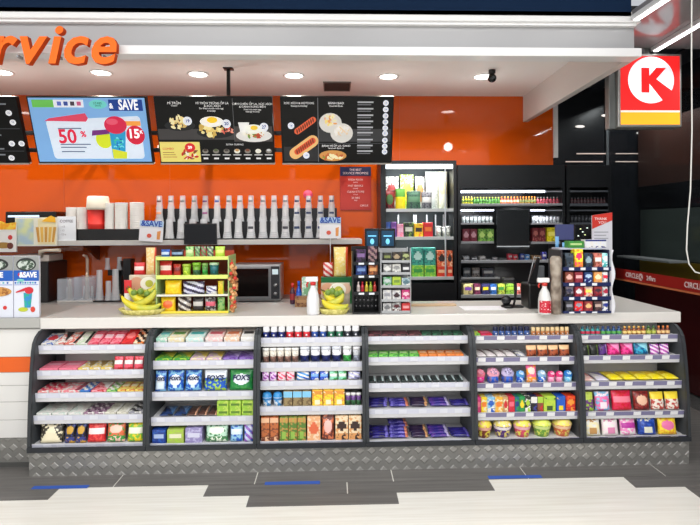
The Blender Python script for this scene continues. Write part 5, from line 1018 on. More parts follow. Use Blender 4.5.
for ua, ub, cc, ds, nm in ((160.5, 170, ((40, 90, 160), (190, 210, 230), Bl), 'label', 'blue pack'), (170.5, 184, ((30, 34, 44), (120, 150, 180), Bk), 'label', 'black pack'), (185, 194, ((170, 210, 130), (206, 226, 160), Gn), 'label', 'pale green pack'), (194.5, 200, ((150, 180, 130), (90, 120, 90), Gn), 'stripe', 'striped sage pack'), (200.5, 206, ((120, 150, 100), (150, 90, 90), Gn), 'stripe', 'olive pack'), (206.5, 213.5, ((170, 190, 150), (90, 90, 90), Gn), 'stripe', 'grey green pack'), (214.5, 225, ((190, 220, 70), (220, 230, 110), Lm), 'label', 'bright lime pack')):
    rki(0, ua, ub, 246.5 if ua > 184 else 249.5, 'bag', cc, ds, nm+' on the top tier of the snack rack')
for ua, ub, vt, cc, ds, nm, kd in ((159, 172.5, 261, ((206, 40, 40), (246, 220, 210), Rd), 'label', 'red pack', 'bag'), (173, 181, 264, ((190, 60, 40), (130, 40, 40), Rd), 'label', 'brick red pack', 'bag'), (182, 191, 264, ((160, 196, 60), (190, 216, 80), Lm), 'label', 'lime green tub', 'tub'), (192, 201, 262.5, ((120, 170, 60), (150, 214, 70), (50, 90, 70)), 'label', 'leaf green tub', 'tub'), (201.5, 208, 263, ((110, 170, 90), (160, 206, 120), Gn), 'label', 'narrow green tub', 'tub'), (209, 219, 262.5, ((40, 110, 120), (200, 230, 200), (30, 90, 100)), 'label', 'teal green tub', 'tub')):
    rki(1, ua, ub, vt, kd, cc, ds, nm+' on the second tier of the snack rack', 'tub' if kd == 'tub' else 'snack pack', d=.03 if kd == 'bag' else None, dy=.05)
for ua, ub, vt, cc, ds, nm in ((164, 182, 280.5, ((244, 196, 20), (250, 214, 60), Ye), 'plain', 'plain yellow bag'), (182, 205, 281.5, ((60, 50, 90), (210, 210, 230), Bk), 'stripe', 'silver and navy bag'), (205.5, 217, 286, ((80, 80, 130), (220, 220, 230), Wt), 'stripe', 'lavender silver bag'), (217.5, 224, 281, ((220, 190, 40), (170, 190, 60), Ye), 'edge', 'yellow green bag')):
    rki(2, ua, ub, vt, 'bag', cc, ds, nm+' on the third tier of the snack rack', 'snack bag')
for ua, ub, vt, cc, ds, nm in ((160, 176, 297.3, ((246, 200, 30), (240, 110, 50), Ye), 'oval', 'yellow and orange bag'), (177, 191.5, 297.3, ((190, 180, 170), (60, 50, 50), (230, 226, 220)), 'stripe', 'silver bag with dark print'), (192, 204, 297.3, ((50, 44, 44), (200, 196, 190), Bk), 'label', 'black bag with pale label'), (204.5, 216.5, 297.3, ((60, 50, 50), (214, 90, 110), (190, 190, 190)), 'label', 'black bag with pink label'), (217, 225, 297.3, ((150, 190, 110), (190, 210, 130), Gn), 'plain', 'pale green bag')):
    rki(3, ua, ub, vt, 'bag', cc, ds, nm+' on the lowest tier of the snack rack', 'snack bag')
# hanging net of round sweets, tall bags left of the rack
xq, zq = P(229.5, 262, Y+.0); bm = bm_(); rr = random.Random(3)
for k_ in range(60):
    t_ = k_/59; z_ = (zq-ZT_)*(1-t_)+.03*t_; wob = .5+.5*math.sin(PI*min(1, t_*1.2)); ball(bm, (rr.uniform(-.026, .026)*wob+.005, rr.uniform(-.022, .022), z_), .013, 0 if k_ % 6 else 1, 8)
tube(bm, [(0, 0, zq-ZT_-.01), (0, 0, zq-ZT_+.03)], .003, mi=1)
tag(ob('sweet_net', bm, [MP((176, 110, 60), (226, 176, 120), 60, .3), M((206, 50, 40))], None, (P(232, 262, Y)[0], Y-.0, ZT_-.012)), 'hanging net of round bronze sweets at the right of the snack rack', 'sweets net')['kind'] = 'stuff'
def stand(u0, u1, vt, vb, kind, cols, des, lab, cat, d=None, z0=None, Yf=None, name=None, grp=None):
    x0, x1, y = span(u0, u1, vb); y = Yf or y
    if Yf: x0, x1 = P(u0, vb, y)[0], P(u1, vb, y)[0]
    zt_ = P((u0+u1)/2, vt, y)[1]; z_ = z0 if z0 is not None else ZT_; o = make(kind, (x1-x0)*.97, zt_-z_, d or (x1-x0)*.4, cols, des); o.location = ((x0+x1)/2, y, z_)
    if name: o.name = name
    tag(o, lab, cat, grp); return o
# crisp tube stand left of the rack
bx = bm_(); x0, x1, y_ = span(130, 158, 311); z_c = P(150, 275.5, Y+.19)[1]
bm = bm_(); box(bm, P(129, 300, Y+.15)[0], P(155, 300, Y+.15)[0], Y+.16, Y+.28, ZT_, z_c, bev=.003); tag(ob('display_plinth', bm, M((150, 130, 110), .5)), 'brown plinth behind the egg picture bag', 'plinth')
stand(146, 157, 247.5, 0+300, 'bag', ((240, 200, 130), (220, 80, 50), (246, 220, 170)), 'edge', 'tall orange and cream crisp bag left of the snack rack', 'snack bag', Yf=Y+.21, z0=z_c+.001)
stand(134, 145.5, 262.5, 300, 'bag', ((214, 40, 44), (244, 220, 214), Rd), 'label', 'red snack pack left of the tall crisp bag', 'snack bag', Yf=Y+.21, z0=z_c+.001)
stand(124, 132, 280, 312, 'bag', ((226, 220, 210), (206, 40, 44), Wt), 'top', 'white bag with red top at the left of the bananas', 'snack bag', Yf=Y+.06)
def eggpic(u0, u1, v0, v1, Yq, zb, lab):
    x0, zt_ = P(u0, v0, Yq); x1, _ = P(u1, v0, Yq); h = zt_-zb; w2 = (x1-x0)/2
    r = thing('picture_board', lab, 'picture board', ((x0+x1)/2, Yq, zb)); bm = bm_(); box(bm, -w2, w2, 0, .02, 0, h, bev=.004); ob('board', bm, MP((196, 184, 160), (226, 214, 190), 14, .4, .5, .1), r)
    hp_ = h*.72; bm = bm_(); prism(bm, ell(w2*.15, h*.76, .055, .045, 22), -.004, -.0005, axis='y'); e_ = ob('egg_white', bm, M((244, 240, 226), .3), r)
    bm = bm_(); prism(bm, ell(w2*.2, h*.76, .026, .024, 18), -.0065, -.0045, axis='y'); ob('egg_yolk', bm, M((190, 190, 70), .3), e_)
    bm = bm_(); prism(bm, ell(-w2*.55, h*.74, .045, .05, 18), -.003, -.0005, axis='y'); ob('brown_egg', bm, M((214, 160, 130)), r); bm = bm_(); prism(bm, ell(w2*.75, h*.80, .03, .035, 18), -.003, -.0005, axis='y'); ob('brown_egg', bm, M((230, 190, 160)), r)
def bananas(uc, vb, wpx, lab, npx=5, Yq=None):
    xq, yq = on(uc, vb); R = wpx/2*yq/F
    b = thing('fruit_basket', lab+' fruit basket', 'basket', (xq, yq+.02, ZT_)); b['label'] = 'shallow straw basket of bananas at the %s of the worktop' % lab; bm = bm_(); lathe(bm, [(0, 0), (R*.75, 0), (R*.95, .035), (R*.93, .036), (R*.72, .006), (0, .006)], 28)
    for v in bm.verts: v.co.y *= .7
    ob('bowl', bm, MP((196, 186, 100), (226, 216, 130), 50, .5), b)
    for k_ in range(npx):
        pts = []; rad = []; rot = [-.25, .5, -.55, .15, .75][k_]; oy = [-R*.42, -R*.20, R*.02, R*.18, R*.32][k_]; oz = [.045, .075, .085, .125, .12][k_]; ox = [0, R*.1, -R*.12, -R*.05, R*.15][k_]; ra = R*[.80, .68, .66, .6, .55][k_]
        for q in range(9):
            a = -1.1+2.2*q/8; px_, pz_ = ra*math.sin(a)*1.1, ra*.75*(1-math.cos(a)); pts.append((ox+px_*math.cos(rot)-pz_*math.sin(rot), oy, max(.03, oz+px_*math.sin(rot)*.8+pz_*math.cos(rot)))); rad.append([.006, .015, .021, .024, .025, .024, .021, .014, .006][q])
        bm = bm_(); tube(bm, pts, rad, 10, 0); o = ob('banana', bm, MP((226, 206, 40), (190, 196, 70), 12, .4, .55, .1) if k_ % 2 == 0 else MP((196, 196, 70), (226, 206, 50), 12, .4, .5, .1), None, (xq, yq+.02, ZT_))
        bm = bm_(); tube(bm, [pts[0], (pts[0][0]-.012, pts[0][1], pts[0][2]+.012)], [.0055, .005], 6); ob('stem', bm, M((110, 90, 40)), o)
        tag(o, 'yellow banana, %s from the front, in the %s basket' % (ORD[k_], lab.split()[0]), 'banana', 'bananas in the %s basket' % lab.split()[0])
    for k_ in range(4):
        bm = bm_(); ball(bm, (0, 0, 0), .021, 0, 12, sz=1.05); o = ob('green_fruit', bm, MP((150, 180, 70), (110, 140, 60), 20, .4), None, (xq-R*.35+R*.26*k_, yq+.02-R*.02, ZT_+.135+.01*math.sin(k_*2))); bm = bm_(); tube(bm, [(0, 0, .02), (.002, 0, .03)], .002, 6); ob('stem', bm, M((80, 70, 40)), o)
        tag(o, 'small green fruit, %s from left, above bananas in the %s basket' % (ORD[k_], lab.split()[0]), 'fruit', 'green fruit in the %s basket' % lab.split()[0])
    return yq
yq = bananas(142, 314, 50, 'left'); eggpic(129, 163, 275, 300, yq+.13, ZT_, 'board pictured with boiled eggs behind the left bananas')
yq = bananas(334, 314, 34, 'right', 4); eggpic(321, 350, 283, 300, yq+.10, ZT_, 'board pictured with boiled eggs behind the right bananas')
# spray bottles
def spray(u, vb, vt, body, lab, sprayc, labelc, trig=1):
    x_, y_ = on(u, vb); h = P(u, vt, y_)[1]-ZT_; r = thing('spray_bottle', lab, 'spray bottle', (x_, y_+.03, ZT_)); s_ = h/.23
    bm = bm_(); lathe(bm, [(0, 0), (.036*s_, 0), (.039*s_, .008*s_), (.039*s_, .09*s_), (.030*s_, .135*s_), (.015*s_, .165*s_), (.014*s_, .178*s_), (0, .178*s_)], 20); ob('body', bm, M(body, .3), r)
    bm = bm_(); lathe(bm, [(0, .1785*s_), (.017*s_, .1785*s_), (.017*s_, .198*s_), (0, .198*s_)], 16); ob('collar', bm, M(sprayc[1], .4), r)
    bm = bm_(); box(bm, -.045*s_, .03*s_, -.012*s_, .012*s_, .1985*s_, .228*s_, bev=.006*s_); ob('spray_head', bm, M(sprayc[0], .4), r)
    bm = bm_(); tube(bm, [(-.03*s_, 0, .197*s_), (-.038*s_, 0, .18*s_), (-.034*s_, 0, .165*s_)], [.006*s_, .005*s_, .004*s_], 8); ob('trigger', bm, M(sprayc[1], .4), r)
    if labelc:
        bm = bm_(); lathe(bm, [(.0395*s_, .012*s_), (.0396*s_, .088*s_)], 20)
        for f in list(bm.faces):
            if f.calc_center_median().y > -.012*s_: bmesh.ops.delete(bm, geom=[f], context='FACES')
        ob('front_label', bm, MP(labelc, (244, 220, 220), 90, .4, .62), r)
spray(546.5, 315, 278, (226, 226, 224), 'white spray bottle with a red label and red collar near the till', ((238, 238, 236), (206, 60, 50)), (206, 40, 60))
spray(313, 315.3, 277, (232, 232, 236), 'white spray bottle with red collar beside the right fruit basket', ((240, 240, 240), (206, 40, 40)), None)
# things around the right basket
stand(302, 318, 277, 308, 'carton', ((170, 206, 180), (120, 170, 130), (226, 236, 226)), 'oval', 'pale green carton behind the right spray bottle', 'box', Yf=3.84, d=.08)
stand(296, 302, 281, 308, 'bottle', ((30, 80, 190), (60, 110, 210), (40, 90, 200)), 'plain', 'small blue bottle left of the pale green carton', 'bottle', Yf=3.86)
stand(289.8, 295.4, 283, 308, 'bottle', ((70, 40, 60), (150, 40, 40), (200, 40, 40)), 'plain', 'small dark bottle with red cap left of the blue bottle', 'bottle', Yf=3.86)
stand(295, 309, 296, 308, 'carton', ((150, 110, 70), (170, 130, 90), Br), 'label', 'low brown box before the blue bottle', 'box', Yf=3.74, d=.06)
bm = bm_(); zt_ = P(335, 277, 3.86)[1]; x0, x1 = P(321, 277, 3.86)[0], P(352, 277, 3.86)[0]; box(bm, x0, x1, 3.84, 3.93, ZT_, zt_, bev=.003); tag(ob('display_plinth', bm, M((24, 110, 60), .4)), 'green box carrying the crisp bag beside the black rack', 'plinth'); zpl = zt_+.001
stand(333.5, 348.5, 247, 277, 'bag', ((244, 216, 120), (236, 90, 50), (250, 230, 170)), 'edge', 'tall cream and orange crisp bag left of the black rack', 'snack bag', Yf=3.88, z0=zpl, d=.06)
stand(323, 333, 262.5, 277, 'bag', ((206, 60, 60), (240, 220, 214), Rd), 'stripe', 'small red and white pack beside the tall crisp bag', 'snack bag', Yf=3.88, z0=zpl, d=.03)
# ------------------------------------------------------------------ black counter rack with twin screens
xa, xb, Y = span(352.5, 380, 314); hw = (xb-xa)/2; zr = lambda v: P(366, v, Y)[1]-ZT_
r = thing('counter_rack', 'narrow black counter rack of small boxes and hooks below two small screens', 'counter rack', ((xa+xb)/2, Y, ZT_)); rx = (xa+xb)/2
bm = bm_(); box(bm, -hw, hw, .16, .18, 0, zr(247)); box(bm, -hw, -hw+.008, 0, .16, 0, zr(252)); box(bm, hw-.008, hw, 0, .16, 0, zr(252)); box(bm, -hw+.008, hw-.008, 0, .16, 0, .012); ob('frame', bm, M((14, 15, 17), .35), r)
SV = {}
for k_, v in enumerate((262.5, 275.5, 292.5)):
    z_ = zr(v); bm = bm_(); box(bm, -hw+.009, hw-.009, .0, .159, z_-.006, z_); box(bm, -hw+.009, hw-.009, -.004, -.0004, z_-.016, z_+.006); sh = ob('shelf', bm, M((20, 21, 24), .35), r); SV[k_] = ZT_+z_+.0006
    for a in ((-.55, -.15), (.2, .6)):
        bm = bm_(); box(bm, hw*a[0], hw*a[1], -.0062, -.0044, z_-.013, z_-.001); ob('price_tag', bm, M((226, 230, 236)), sh)
def cri(k_, u0, u1, vt, cols, des, lab, kind='carton', d=.05):
    y = Y+.045; x0, zt_ = P(u0, vt, y); x1, _ = P(u1, vt, y); o = make(kind, (x1-x0)*.95, zt_-SV[k_], min(d, 9), cols, des); o.location = ((x0+x1)/2, y, SV[k_]); tag(o, lab, CATN[kind])
cri(0, 355.5, 366, 249.5, ((70, 44, 84), (130, 100, 150), Bk), 'label', 'dark purple box, upper left of the black counter rack'); cri(0, 367.5, 377, 246, ((80, 50, 70), (150, 120, 120), Bk), 'stripe', 'plum box, upper right of the black counter rack')
cri(1, 355.5, 366.5, 265, ((50, 80, 150), (120, 150, 200), Nv), 'label', 'blue box in the black counter rack'); cri(1, 368, 377.5, 264.5, ((190, 110, 60), (226, 170, 110), Br), 'label', 'orange brown box in the black counter rack')
for q, cc in enumerate(((236, 220, 214), (206, 40, 60), (226, 200, 60), (170, 196, 60), (206, 60, 50))): cri(2, 356.5+4.1*q, 360.2+4.1*q, 281.5, (cc, shade(cc, .8), cc), 'plain', '%s slim lighter, %s from left, in the black counter rack' % (['white', 'red', 'yellow', 'lime', 'orange red'][q], ORD[q]), 'bottle')
for row_ in range(2):
    for q in range(6):
        bm = bm_(); z_ = zr(301+6*row_); x_ = -hw*.72+hw*.29*q; tube(bm, [(x_, .159, z_), (x_, .02, z_), (x_, .012, z_+.008)], .0022, 6); ob('hook', bm, M((200, 200, 205), .3, .7), r)
# twin screens above
for q, (u0, u1, lab) in enumerate(((364.8, 379.5, 'small black screen with blue display, left of the pair'), (379.8, 395.5, 'small black screen with blue display, right of the pair'))):
    ys = Y+.19; x0, zt_ = P(u0, 228.5, ys); x1, zb_ = P(u1, 248, ys); m_ = thing('payment_screen', lab, 'screen', ((x0+x1)/2, ys, ZT_), 'twin screens above the black counter rack'); w2 = (x1-x0)/2
    bm = bm_(); box(bm, -w2, w2, 0, .02, zb_-ZT_, zt_-ZT_, bev=.003); ob('housing', bm, M((12, 14, 18), .25), m_)
    bm = bm_(); box(bm, -w2+.012, w2-.012, -.003, -.0004, zb_-ZT_+.014, zt_-ZT_-.016); dd = ob('display', bm, em((18, 52, 76), .8), m_)
    bm = bm_(); prism(bm, ell(.0, zb_-ZT_+.045, .014, .02, 12), -.005, -.0032, 0, axis='y'); prism(bm, rect(-.028, .028, zb_-ZT_+.078, zb_-ZT_+.086), -.005, -.0032, 0, axis='y'); ob('icon', bm, em((110, 190, 226), .8), dd)
    bm = bm_(); box(bm, -.012, .012, .021, .04, 0, zb_-ZT_+.05); box(bm, -.045, .045, .0, .1, 0, .008); ob('stand', bm, BLACK, m_)
# grey wire rack
xa, xb, Y = span(380.8, 411, 313.5); hw = (xb-xa)/2; zr = lambda v: P(396, v, Y)[1]-ZT_
r = thing('wire_rack', 'grey wire counter rack of assorted small packs beside the black rack', 'counter rack', ((xa+xb)/2, Y, ZT_)); GW = M((176, 178, 180), .35, .3)
bm = bm_(); [tube(bm, [(s_*hw*.98, yy, 0), (s_*hw*.98, yy, zr(248))], .004, 6) for s_ in (-1, 1) for yy in (.0, .14)]; box(bm, -hw, hw, .145, .15, 0, zr(249)); ob('frame', bm, GW, r)
SV = {}
for k_, v in enumerate((262, 274, 287, 301, 312.5)):
    z_ = max(.004, zr(v)); bm = bm_(); box(bm, -hw+.006, hw-.006, .0, .14, z_-.004, z_); box(bm, -hw+.006, hw-.006, -.004, -.0004, z_-.004, z_+.012); ob('tier', bm, GW, r); SV[k_] = ZT_+z_+.0006
PAL = [[((60, 60, 50), (130, 140, 80), Bk), ((70, 60, 50), (170, 150, 120), Bk), ((80, 80, 60), (170, 180, 120), Bk)], [((190, 192, 190), (230, 230, 226), GREY and (120, 120, 120)), ((206, 206, 200), (150, 150, 150), Wt), ((60, 60, 64), (226, 226, 226), Bk)], [((150, 190, 170), (200, 210, 206), Gn), ((190, 210, 70), (120, 150, 60), Lm), ((150, 180, 190), (90, 120, 130), Wt)], [((206, 206, 210), (150, 150, 156), Wt), ((196, 196, 200), (60, 40, 44), Wt), ((190, 70, 110), (236, 200, 210), Mg)], [((190, 190, 192), (120, 122, 124), Wt), ((150, 150, 152), (90, 30, 40), Wt), ((214, 60, 60), (240, 170, 170), Rd)]]
PN = [['olive', 'khaki', 'moss'], ['silver', 'white', 'black'], ['sage green', 'lime', 'pale teal'], ['light grey', 'pearl grey', 'magenta'], ['steel grey', 'grey', 'red']]
for k_ in range(5):
    for q in range(3):
        u0 = 382.5+9.3*q; vt = [252.5, 264.5, 277, 290, 303][k_]+random.uniform(-1, 1); cri(k_, u0, u0+8.8, vt, PAL[k_][q], ['label', 'oval', 'two'][(k_+q) % 3], 'small %s pack on %s tier of the grey wire rack' % (PN[k_][q], ['the top', 'the second', 'the middle', 'the fourth', 'the lowest'][k_]), 'carton', .05)
# ------------------------------------------------------------------ till area
xa, xb, Y = span(529, 549, 309); 
r = thing('till_terminal', 'black till terminal seen from behind, beside the scanner stand', 'till', ((xa+xb)/2, Y, ZT_)); w2 = (xb-xa)/2; z1_ = P(539, 284, Y)[1]-ZT_; z2_ = P(539, 262, Y)[1]-ZT_
bm = bm_(); box(bm, -w2, w2, 0, .16, 0, z1_, bev=.01); ob('printer_body', bm, M((12, 13, 15), .35), r)
bm = bm_(); prism(bm, [(-w2*.9, z1_+.001), (-w2*.1, z1_+.001), (w2*.3, z2_+.02), (w2*.1, z2_+.03)], .03, .05, axis='y'); ob('pole_display', bm, M((20, 21, 24), .3), r)
bm = bm_(); tube(bm, [(-w2*.95, .04, z1_*.9), (-w2*.2, .04, z2_+.04)], .003, 6); ob('rod', bm, STEEL, r)
bm = bm_(); box(bm, w2*.1, w2*.95, .06, .075, z1_+.001, z2_-.03, bev=.006); ob('card_screen', bm, M((110, 114, 118), .3), r)
x_, y_ = on(508, 307.5); r = thing('barcode_scanner', 'black barcode scanner on a curved stand on the worktop', 'scanner', (x_, y_, ZT_)); s_ = y_/F
bm = bm_(); lathe(bm, [(0, 0), (.045, 0), (.047, .012), (.03, .022), (0, .024)], 22); box(bm, .02, .10, -.03, .03, 0, .014, bev=.005); ob('base', bm, M((12, 12, 14), .3), r)
bm = bm_(); ball(bm, (-.012, 0, .05), .034, seg=16, sy=.8); ob('dial', bm, M((30, 32, 36), .25), r)
bm = bm_(); tube(bm, [(.04, 0, .015), (.055, .01, .07), (.06, .01, .13), (.05, 0, .17), (.0, -.01, .185)], [.008, .008, .009, .012, .016]); ob('gooseneck', bm, M((14, 14, 16), .3), r)
bm = bm_(); box(bm, -.04, .045, -.025, .03, .168, .205, bev=.012); ob('scanner_head', bm, M((16, 16, 18), .3), r)
xa, xb, Y = span(461, 503, 308); bm = bm_(); box(bm, xa, xb, Y-.09, Y+.07, ZT_, ZT_+.003, bev=.001); tag(ob('white_sheet', bm, M((246, 246, 250), .4)), 'thin white sheet lying on the worktop left of the scanner', 'mat')  # thin flat white sheet on the worktop
xa, xb, Y = span(411, 456, 306); bm = bm_(); box(bm, xa, xb, Y-.02, Y+.04, ZT_, ZT_+.012, bev=.002); tag(ob('wooden_board', bm, M((206, 176, 140), .5)), 'thin pale wooden board lying behind the grey wire rack', 'board')
# wrapped roll and blue bottles
x_, y_ = on(556, 314.0); h = P(556, 256, y_)[1]-ZT_; bm = bm_(); lathe(bm, [(0, 0), (.032, 0), (.030, h*.2), (.034, h*.4), (.029, h*.6), (.035, h*.8), (.036, h*.95), (.024, h), (0, h)], 16); tag(ob('wrapped_roll', bm, MP((110, 96, 84), (176, 164, 150), 18, .4, .5, .15), None, (x_, y_, ZT_)), 'tall brown wrapped roll between the spray bottle and cigarette rack', 'roll')
# tobacco style rack
xa, xb, Y = span(561, 612, 313.3); hw = (xb-xa)/2; zr = lambda v: P(586, v, Y)[1]-ZT_
r = thing('gum_rack', 'navy shelved counter rack of small packs with a wavy white side', 'counter rack', ((xa+xb)/2, Y, ZT_)); rx = (xa+xb)/2
Hh = zr(250)
wav = [(0 + .012*math.sin(z*60), z) for z in [Hh*q/24 for q in range(25)]]
for s_ in (-1, 1):
    bm = bm_(); pts = [(hw+.0+.010*math.sin(q/24*PI*4), Hh*q/24) for q in range(25)]
    if s_ > 0: prism(bm, [(p[0]+.006, p[1]) for p in pts]+[(hw-.008, Hh), (hw-.008, 0)], -.012, .01, axis='y'); ob('side_panel', bm, M((226, 226, 232), .35), r)
    else: bm.free(); bm = bm_(); box(bm, -hw, -hw+.012, 0, .2, 0, Hh, bev=.003); ob('side_panel', bm, M((56, 54, 60), .35), r)
bm = bm_(); box(bm, hw-.02, hw-.009, .012, .2, 0, Hh); box(bm, -hw+.012, hw-.02, .19, .2, 0, Hh); ob('back_panel', bm, M((22, 30, 62)), r)
SV = {}
for k_, v in enumerate((267.5, 283, 297, 311.5)):
    z_ = max(.008, zr(v)); bm = bm_(); box(bm, -hw+.013, hw-.021, .0, .188, z_-.006, z_); box(bm, -hw+.013, hw-.009, -.006, -.0004, max(0, z_-.020), z_+.004); sh = ob('shelf', bm, M((24, 36, 84), .35), r); SV[k_] = ZT_+z_+.0006
    for q in range(3 if k_ else 4):
        bm = bm_(); x_ = -hw*.6+hw*.45*q; box(bm, x_-.016, x_+.016, -.0082, -.0062, max(0.001, z_-.016), z_); ob('price_tag', bm, M((230, 232, 238)), sh)
TP = [[((60, 70, 80), (40, 50, 60), Bk), ((244, 200, 50), (214, 50, 90), Or), ((40, 54, 70), (120, 140, 150), Bk), ((170, 100, 90), (226, 200, 190), Br), ((150, 200, 200), (220, 230, 230), Tl)],
      [((120, 60, 50), (190, 150, 140), Br), ((130, 50, 60), (206, 150, 150), Ma), ((40, 60, 100), (150, 170, 200), Nv), ((220, 140, 90), (240, 200, 160), Or), ((206, 210, 226), (190, 40, 60), Wt)],
      [((110, 100, 110), (50, 50, 70), Bk), ((150, 50, 60), (236, 190, 190), Ma), ((240, 170, 150), (236, 220, 90), Rd), ((150, 60, 60), (60, 40, 50), Ma), ((214, 200, 210), (150, 40, 60), Wt)],
      [((60, 60, 66), (120, 120, 130), Bk), ((190, 60, 60), (130, 130, 140), Rd), ((140, 60, 60), (210, 160, 110), Ma), ((80, 60, 60), (160, 140, 130), Bk), ((214, 206, 214), (40, 50, 120), Wt)]]
TN = [['slate', 'yellow and pink', 'dark blue', 'brown', 'pale teal'], ['brown', 'maroon', 'navy', 'orange', 'white'], ['grey', 'red', 'salmon', 'dark red', 'pinkish white'], ['charcoal', 'brick red', 'russet', 'black', 'pale violet']]
for k_ in range(4):
    for q in range(5):
        u0 = 563+9.5*q if q < 4 else 599.5; vt = [253-(4 if q == 1 else 0), 271.5, 286, 300.5][k_]; cri(k_, u0, u0+8.6, vt, tuple(shade(c_, 1.3) for c_ in TP[k_][q]), ['label', 'two', 'oval'][(k_*2+q) % 3], '%s pack on the %s shelf of the wavy-sided rack' % (TN[k_][q], ['top', 'second', 'third', 'lowest'][k_]), 'carton', .06)
zt_ = ZT_+Hh
bm = bm_(); box(bm, xa+.02, xb-.03, Y+.06, Y+.19, zt_+.0006, zt_+.01); tag(ob('rack_tray', bm, M((190, 196, 214), .4)), 'pale tray lying across the top of the wavy-sided rack', 'tray'); zt_ += .0106
for u0, u1, vt, cc, ds, nm, ct in ((566, 582, 241, ((70, 140, 60), (190, 220, 150), Gn), 'label', 'green and white box on top of the wavy-sided rack', 'box'), (582.5, 604.5, 239.5, ((232, 234, 240), (50, 60, 130), Wt), 'band', 'white box with navy edge on top of the wavy-sided rack', 'box')):
    y = Y+.10; x0, z1_ = P(u0, vt, y); x1, _ = P(u1, vt, y); o = make('carton', (x1-x0)*.97, z1_-zt_, .06, cc, ds); o.location = ((x0+x1)/2, y, zt_); tag(o, nm, ct)
for u0, u1, vt, lab in ((553.5, 560.5, 236.5, 'tall light blue bottle left of the wavy-sided rack'), (561, 566, 242.5, 'small light blue bottle left of the wavy-sided rack')):
    y = Y+.24; x0, z1_ = P(u0, vt, y); x1, _ = P(u1, vt, y); o = make('bottle', (x1-x0), z1_-ZT_, 0, ((50, 120, 190), (226, 232, 240), (120, 180, 230)), 'plain'); o.location = ((x0+x1)/2, y, ZT_); tag(o, lab, 'bottle')
# red and white sign card, monitor back
y = Y+.3; x0, z1_ = P(592, 212.5, y); x1, z0_ = P(612.3, 250, y)
r = thing('sign_card', 'white card with a slanted red heading standing behind the wavy-sided rack', 'sign', ((x0+x1)/2, y, ZT_)); w2 = (x1-x0)/2; zt_ = z1_-ZT_; zb_ = z0_-ZT_-.06
bm = bm_(); prism(bm, [(-w2, zb_), (w2, zb_), (w2, zt_), (-w2, zt_-.02)], 0, .008, axis='y'); box(bm, -.01, .01, .009, .02, 0, zt_*.8); box(bm, -.06, .06, 0, .06, 0, .006); ob('card', bm, M((214, 214, 222), .4), r)
bm = bm_(); prism(bm, [(-w2, zt_-.115), (w2, zt_-.055), (w2, zt_), (-w2, zt_-.02)], -.002, -.0003, axis='y'); ob('red_heading', bm, M((206, 52, 40), .4), r)
text('THANK', .026, M((250, 240, 240)), r, -.01, -.003, zt_-.045, ext=.0004); text('YOU', .026, M((250, 240, 240)), r, .0, -.003, zt_-.072, ext=.0004)
bm = bm_(); [prism(bm, rect(-w2*.8, w2*(.6-.2*(q % 2)), zt_-.14-.022*q, zt_-.134-.022*q), -.001, -.0002, axis='y') for q in range(4)]; ob('small_print', bm, M((150, 152, 160)), r)
y = Y+.36; x0, z1_ = P(556, 224.5, y); x1, z0_ = P(574, 240, y); r = thing('till_monitor', 'slate blue back of a monitor raised above the blue bottles', 'monitor', ((x0+x1)/2, y, ZT_)); w2 = (x1-x0)/2
bm = bm_(); box(bm, -w2, w2, 0, .025, z0_-ZT_, z1_-ZT_, bev=.004); ob('housing', bm, M((70, 76, 124), .35), r); bm = bm_(); box(bm, -.015, .015, .026, .045, 0, z0_-ZT_+.04); box(bm, -.07, .07, .0, .11, 0, .01, bev=.002); ob('stand', bm, BLACK, r)
y = Y+.37; x0, z1_ = P(575, 224.5, y); x1, z0_ = P(591, 240, y); r = thing('till_monitor', 'black monitor with tiny lights between the slate one and red card', 'monitor', ((x0+x1)/2, y, ZT_)); w2 = (x1-x0)/2
bm = bm_(); box(bm, -w2, w2, 0, .025, z0_-ZT_, z1_-ZT_, bev=.004); box(bm, -.012, .012, .026, .04, 0, z0_-ZT_+.04); box(bm, -.06, .06, .0, .1, 0, .01, bev=.002); ob('housing', bm, M((10, 11, 14), .2), r)
for q in range(5): bm = bm_(); prism(bm, ell(-w2*.6+w2*.28*q, z0_-ZT_+.03+.07*((q*37) % 10)/10, .006, .004, 8), -.002, -.0004, axis='y'); ob('status_light', bm, em([(230, 240, 230), (210, 220, 150)][q % 2], 1), r)
# hanging SAVE cards and black tablet on the shelf edge
for u0, u1, v0, v1, rz, lab in ((138.5, 162.5, 221, 241.5, .07, 'tilted white SAVE card on the shelf left of the clear cups'), (319.5, 341, 217.5, 238.5, 0, 'white SAVE card on a thin stick at the right end of the clear cups')):
    yy = 5.03; r, w2, h = card(u0, u1, v0, v1, yy, lab, th=.004, col=(236, 236, 240), rz=rz)
    bm = bm_(); prism(bm, rect(-w2*.98, w2*.98, h*.74, h), -.0015, -.0002, axis='y'); ob('pale_heading', bm, M((176, 206, 236)), r); text('&SAVE', .075, M((20, 70, 170)), r, 0, -.003, h*.86, ext=.0005, bold=.002, squash=.9)
    bm = bm_(); prism(bm, ell(-w2*.15, h*.28, .022, .02, 14), -.0015, -.0002, 0, axis='y'); prism(bm, [(w2*.5, h*.12), (w2*.75, h*.12), (w2*.8, h*.55), (w2*.5, h*.5)], -.0015, -.0002, 1, axis='y'); ob('picture', bm, [M((220, 90, 70)), M((226, 150, 80))], r)
    bm = bm_(); tube(bm, [(w2*.0, .008, -.0), (w2*.0, .008, h*.5)], .003, 6) if rz else tube(bm, [(0, .008, h*.3), (0, .008, -.32)], .003, 6); ob('stick', bm, M((226, 226, 226)), r)
x0, z1_ = P(184, 223.5, 5.04); x1, z0_ = P(217, 244, 5.04); r = thing('tablet_sign', 'blank black tablet hung on the shelf edge before the clear cups', 'tablet', ((x0+x1)/2, 5.03, z0_)); w2 = (x1-x0)/2; h = z1_-z0_
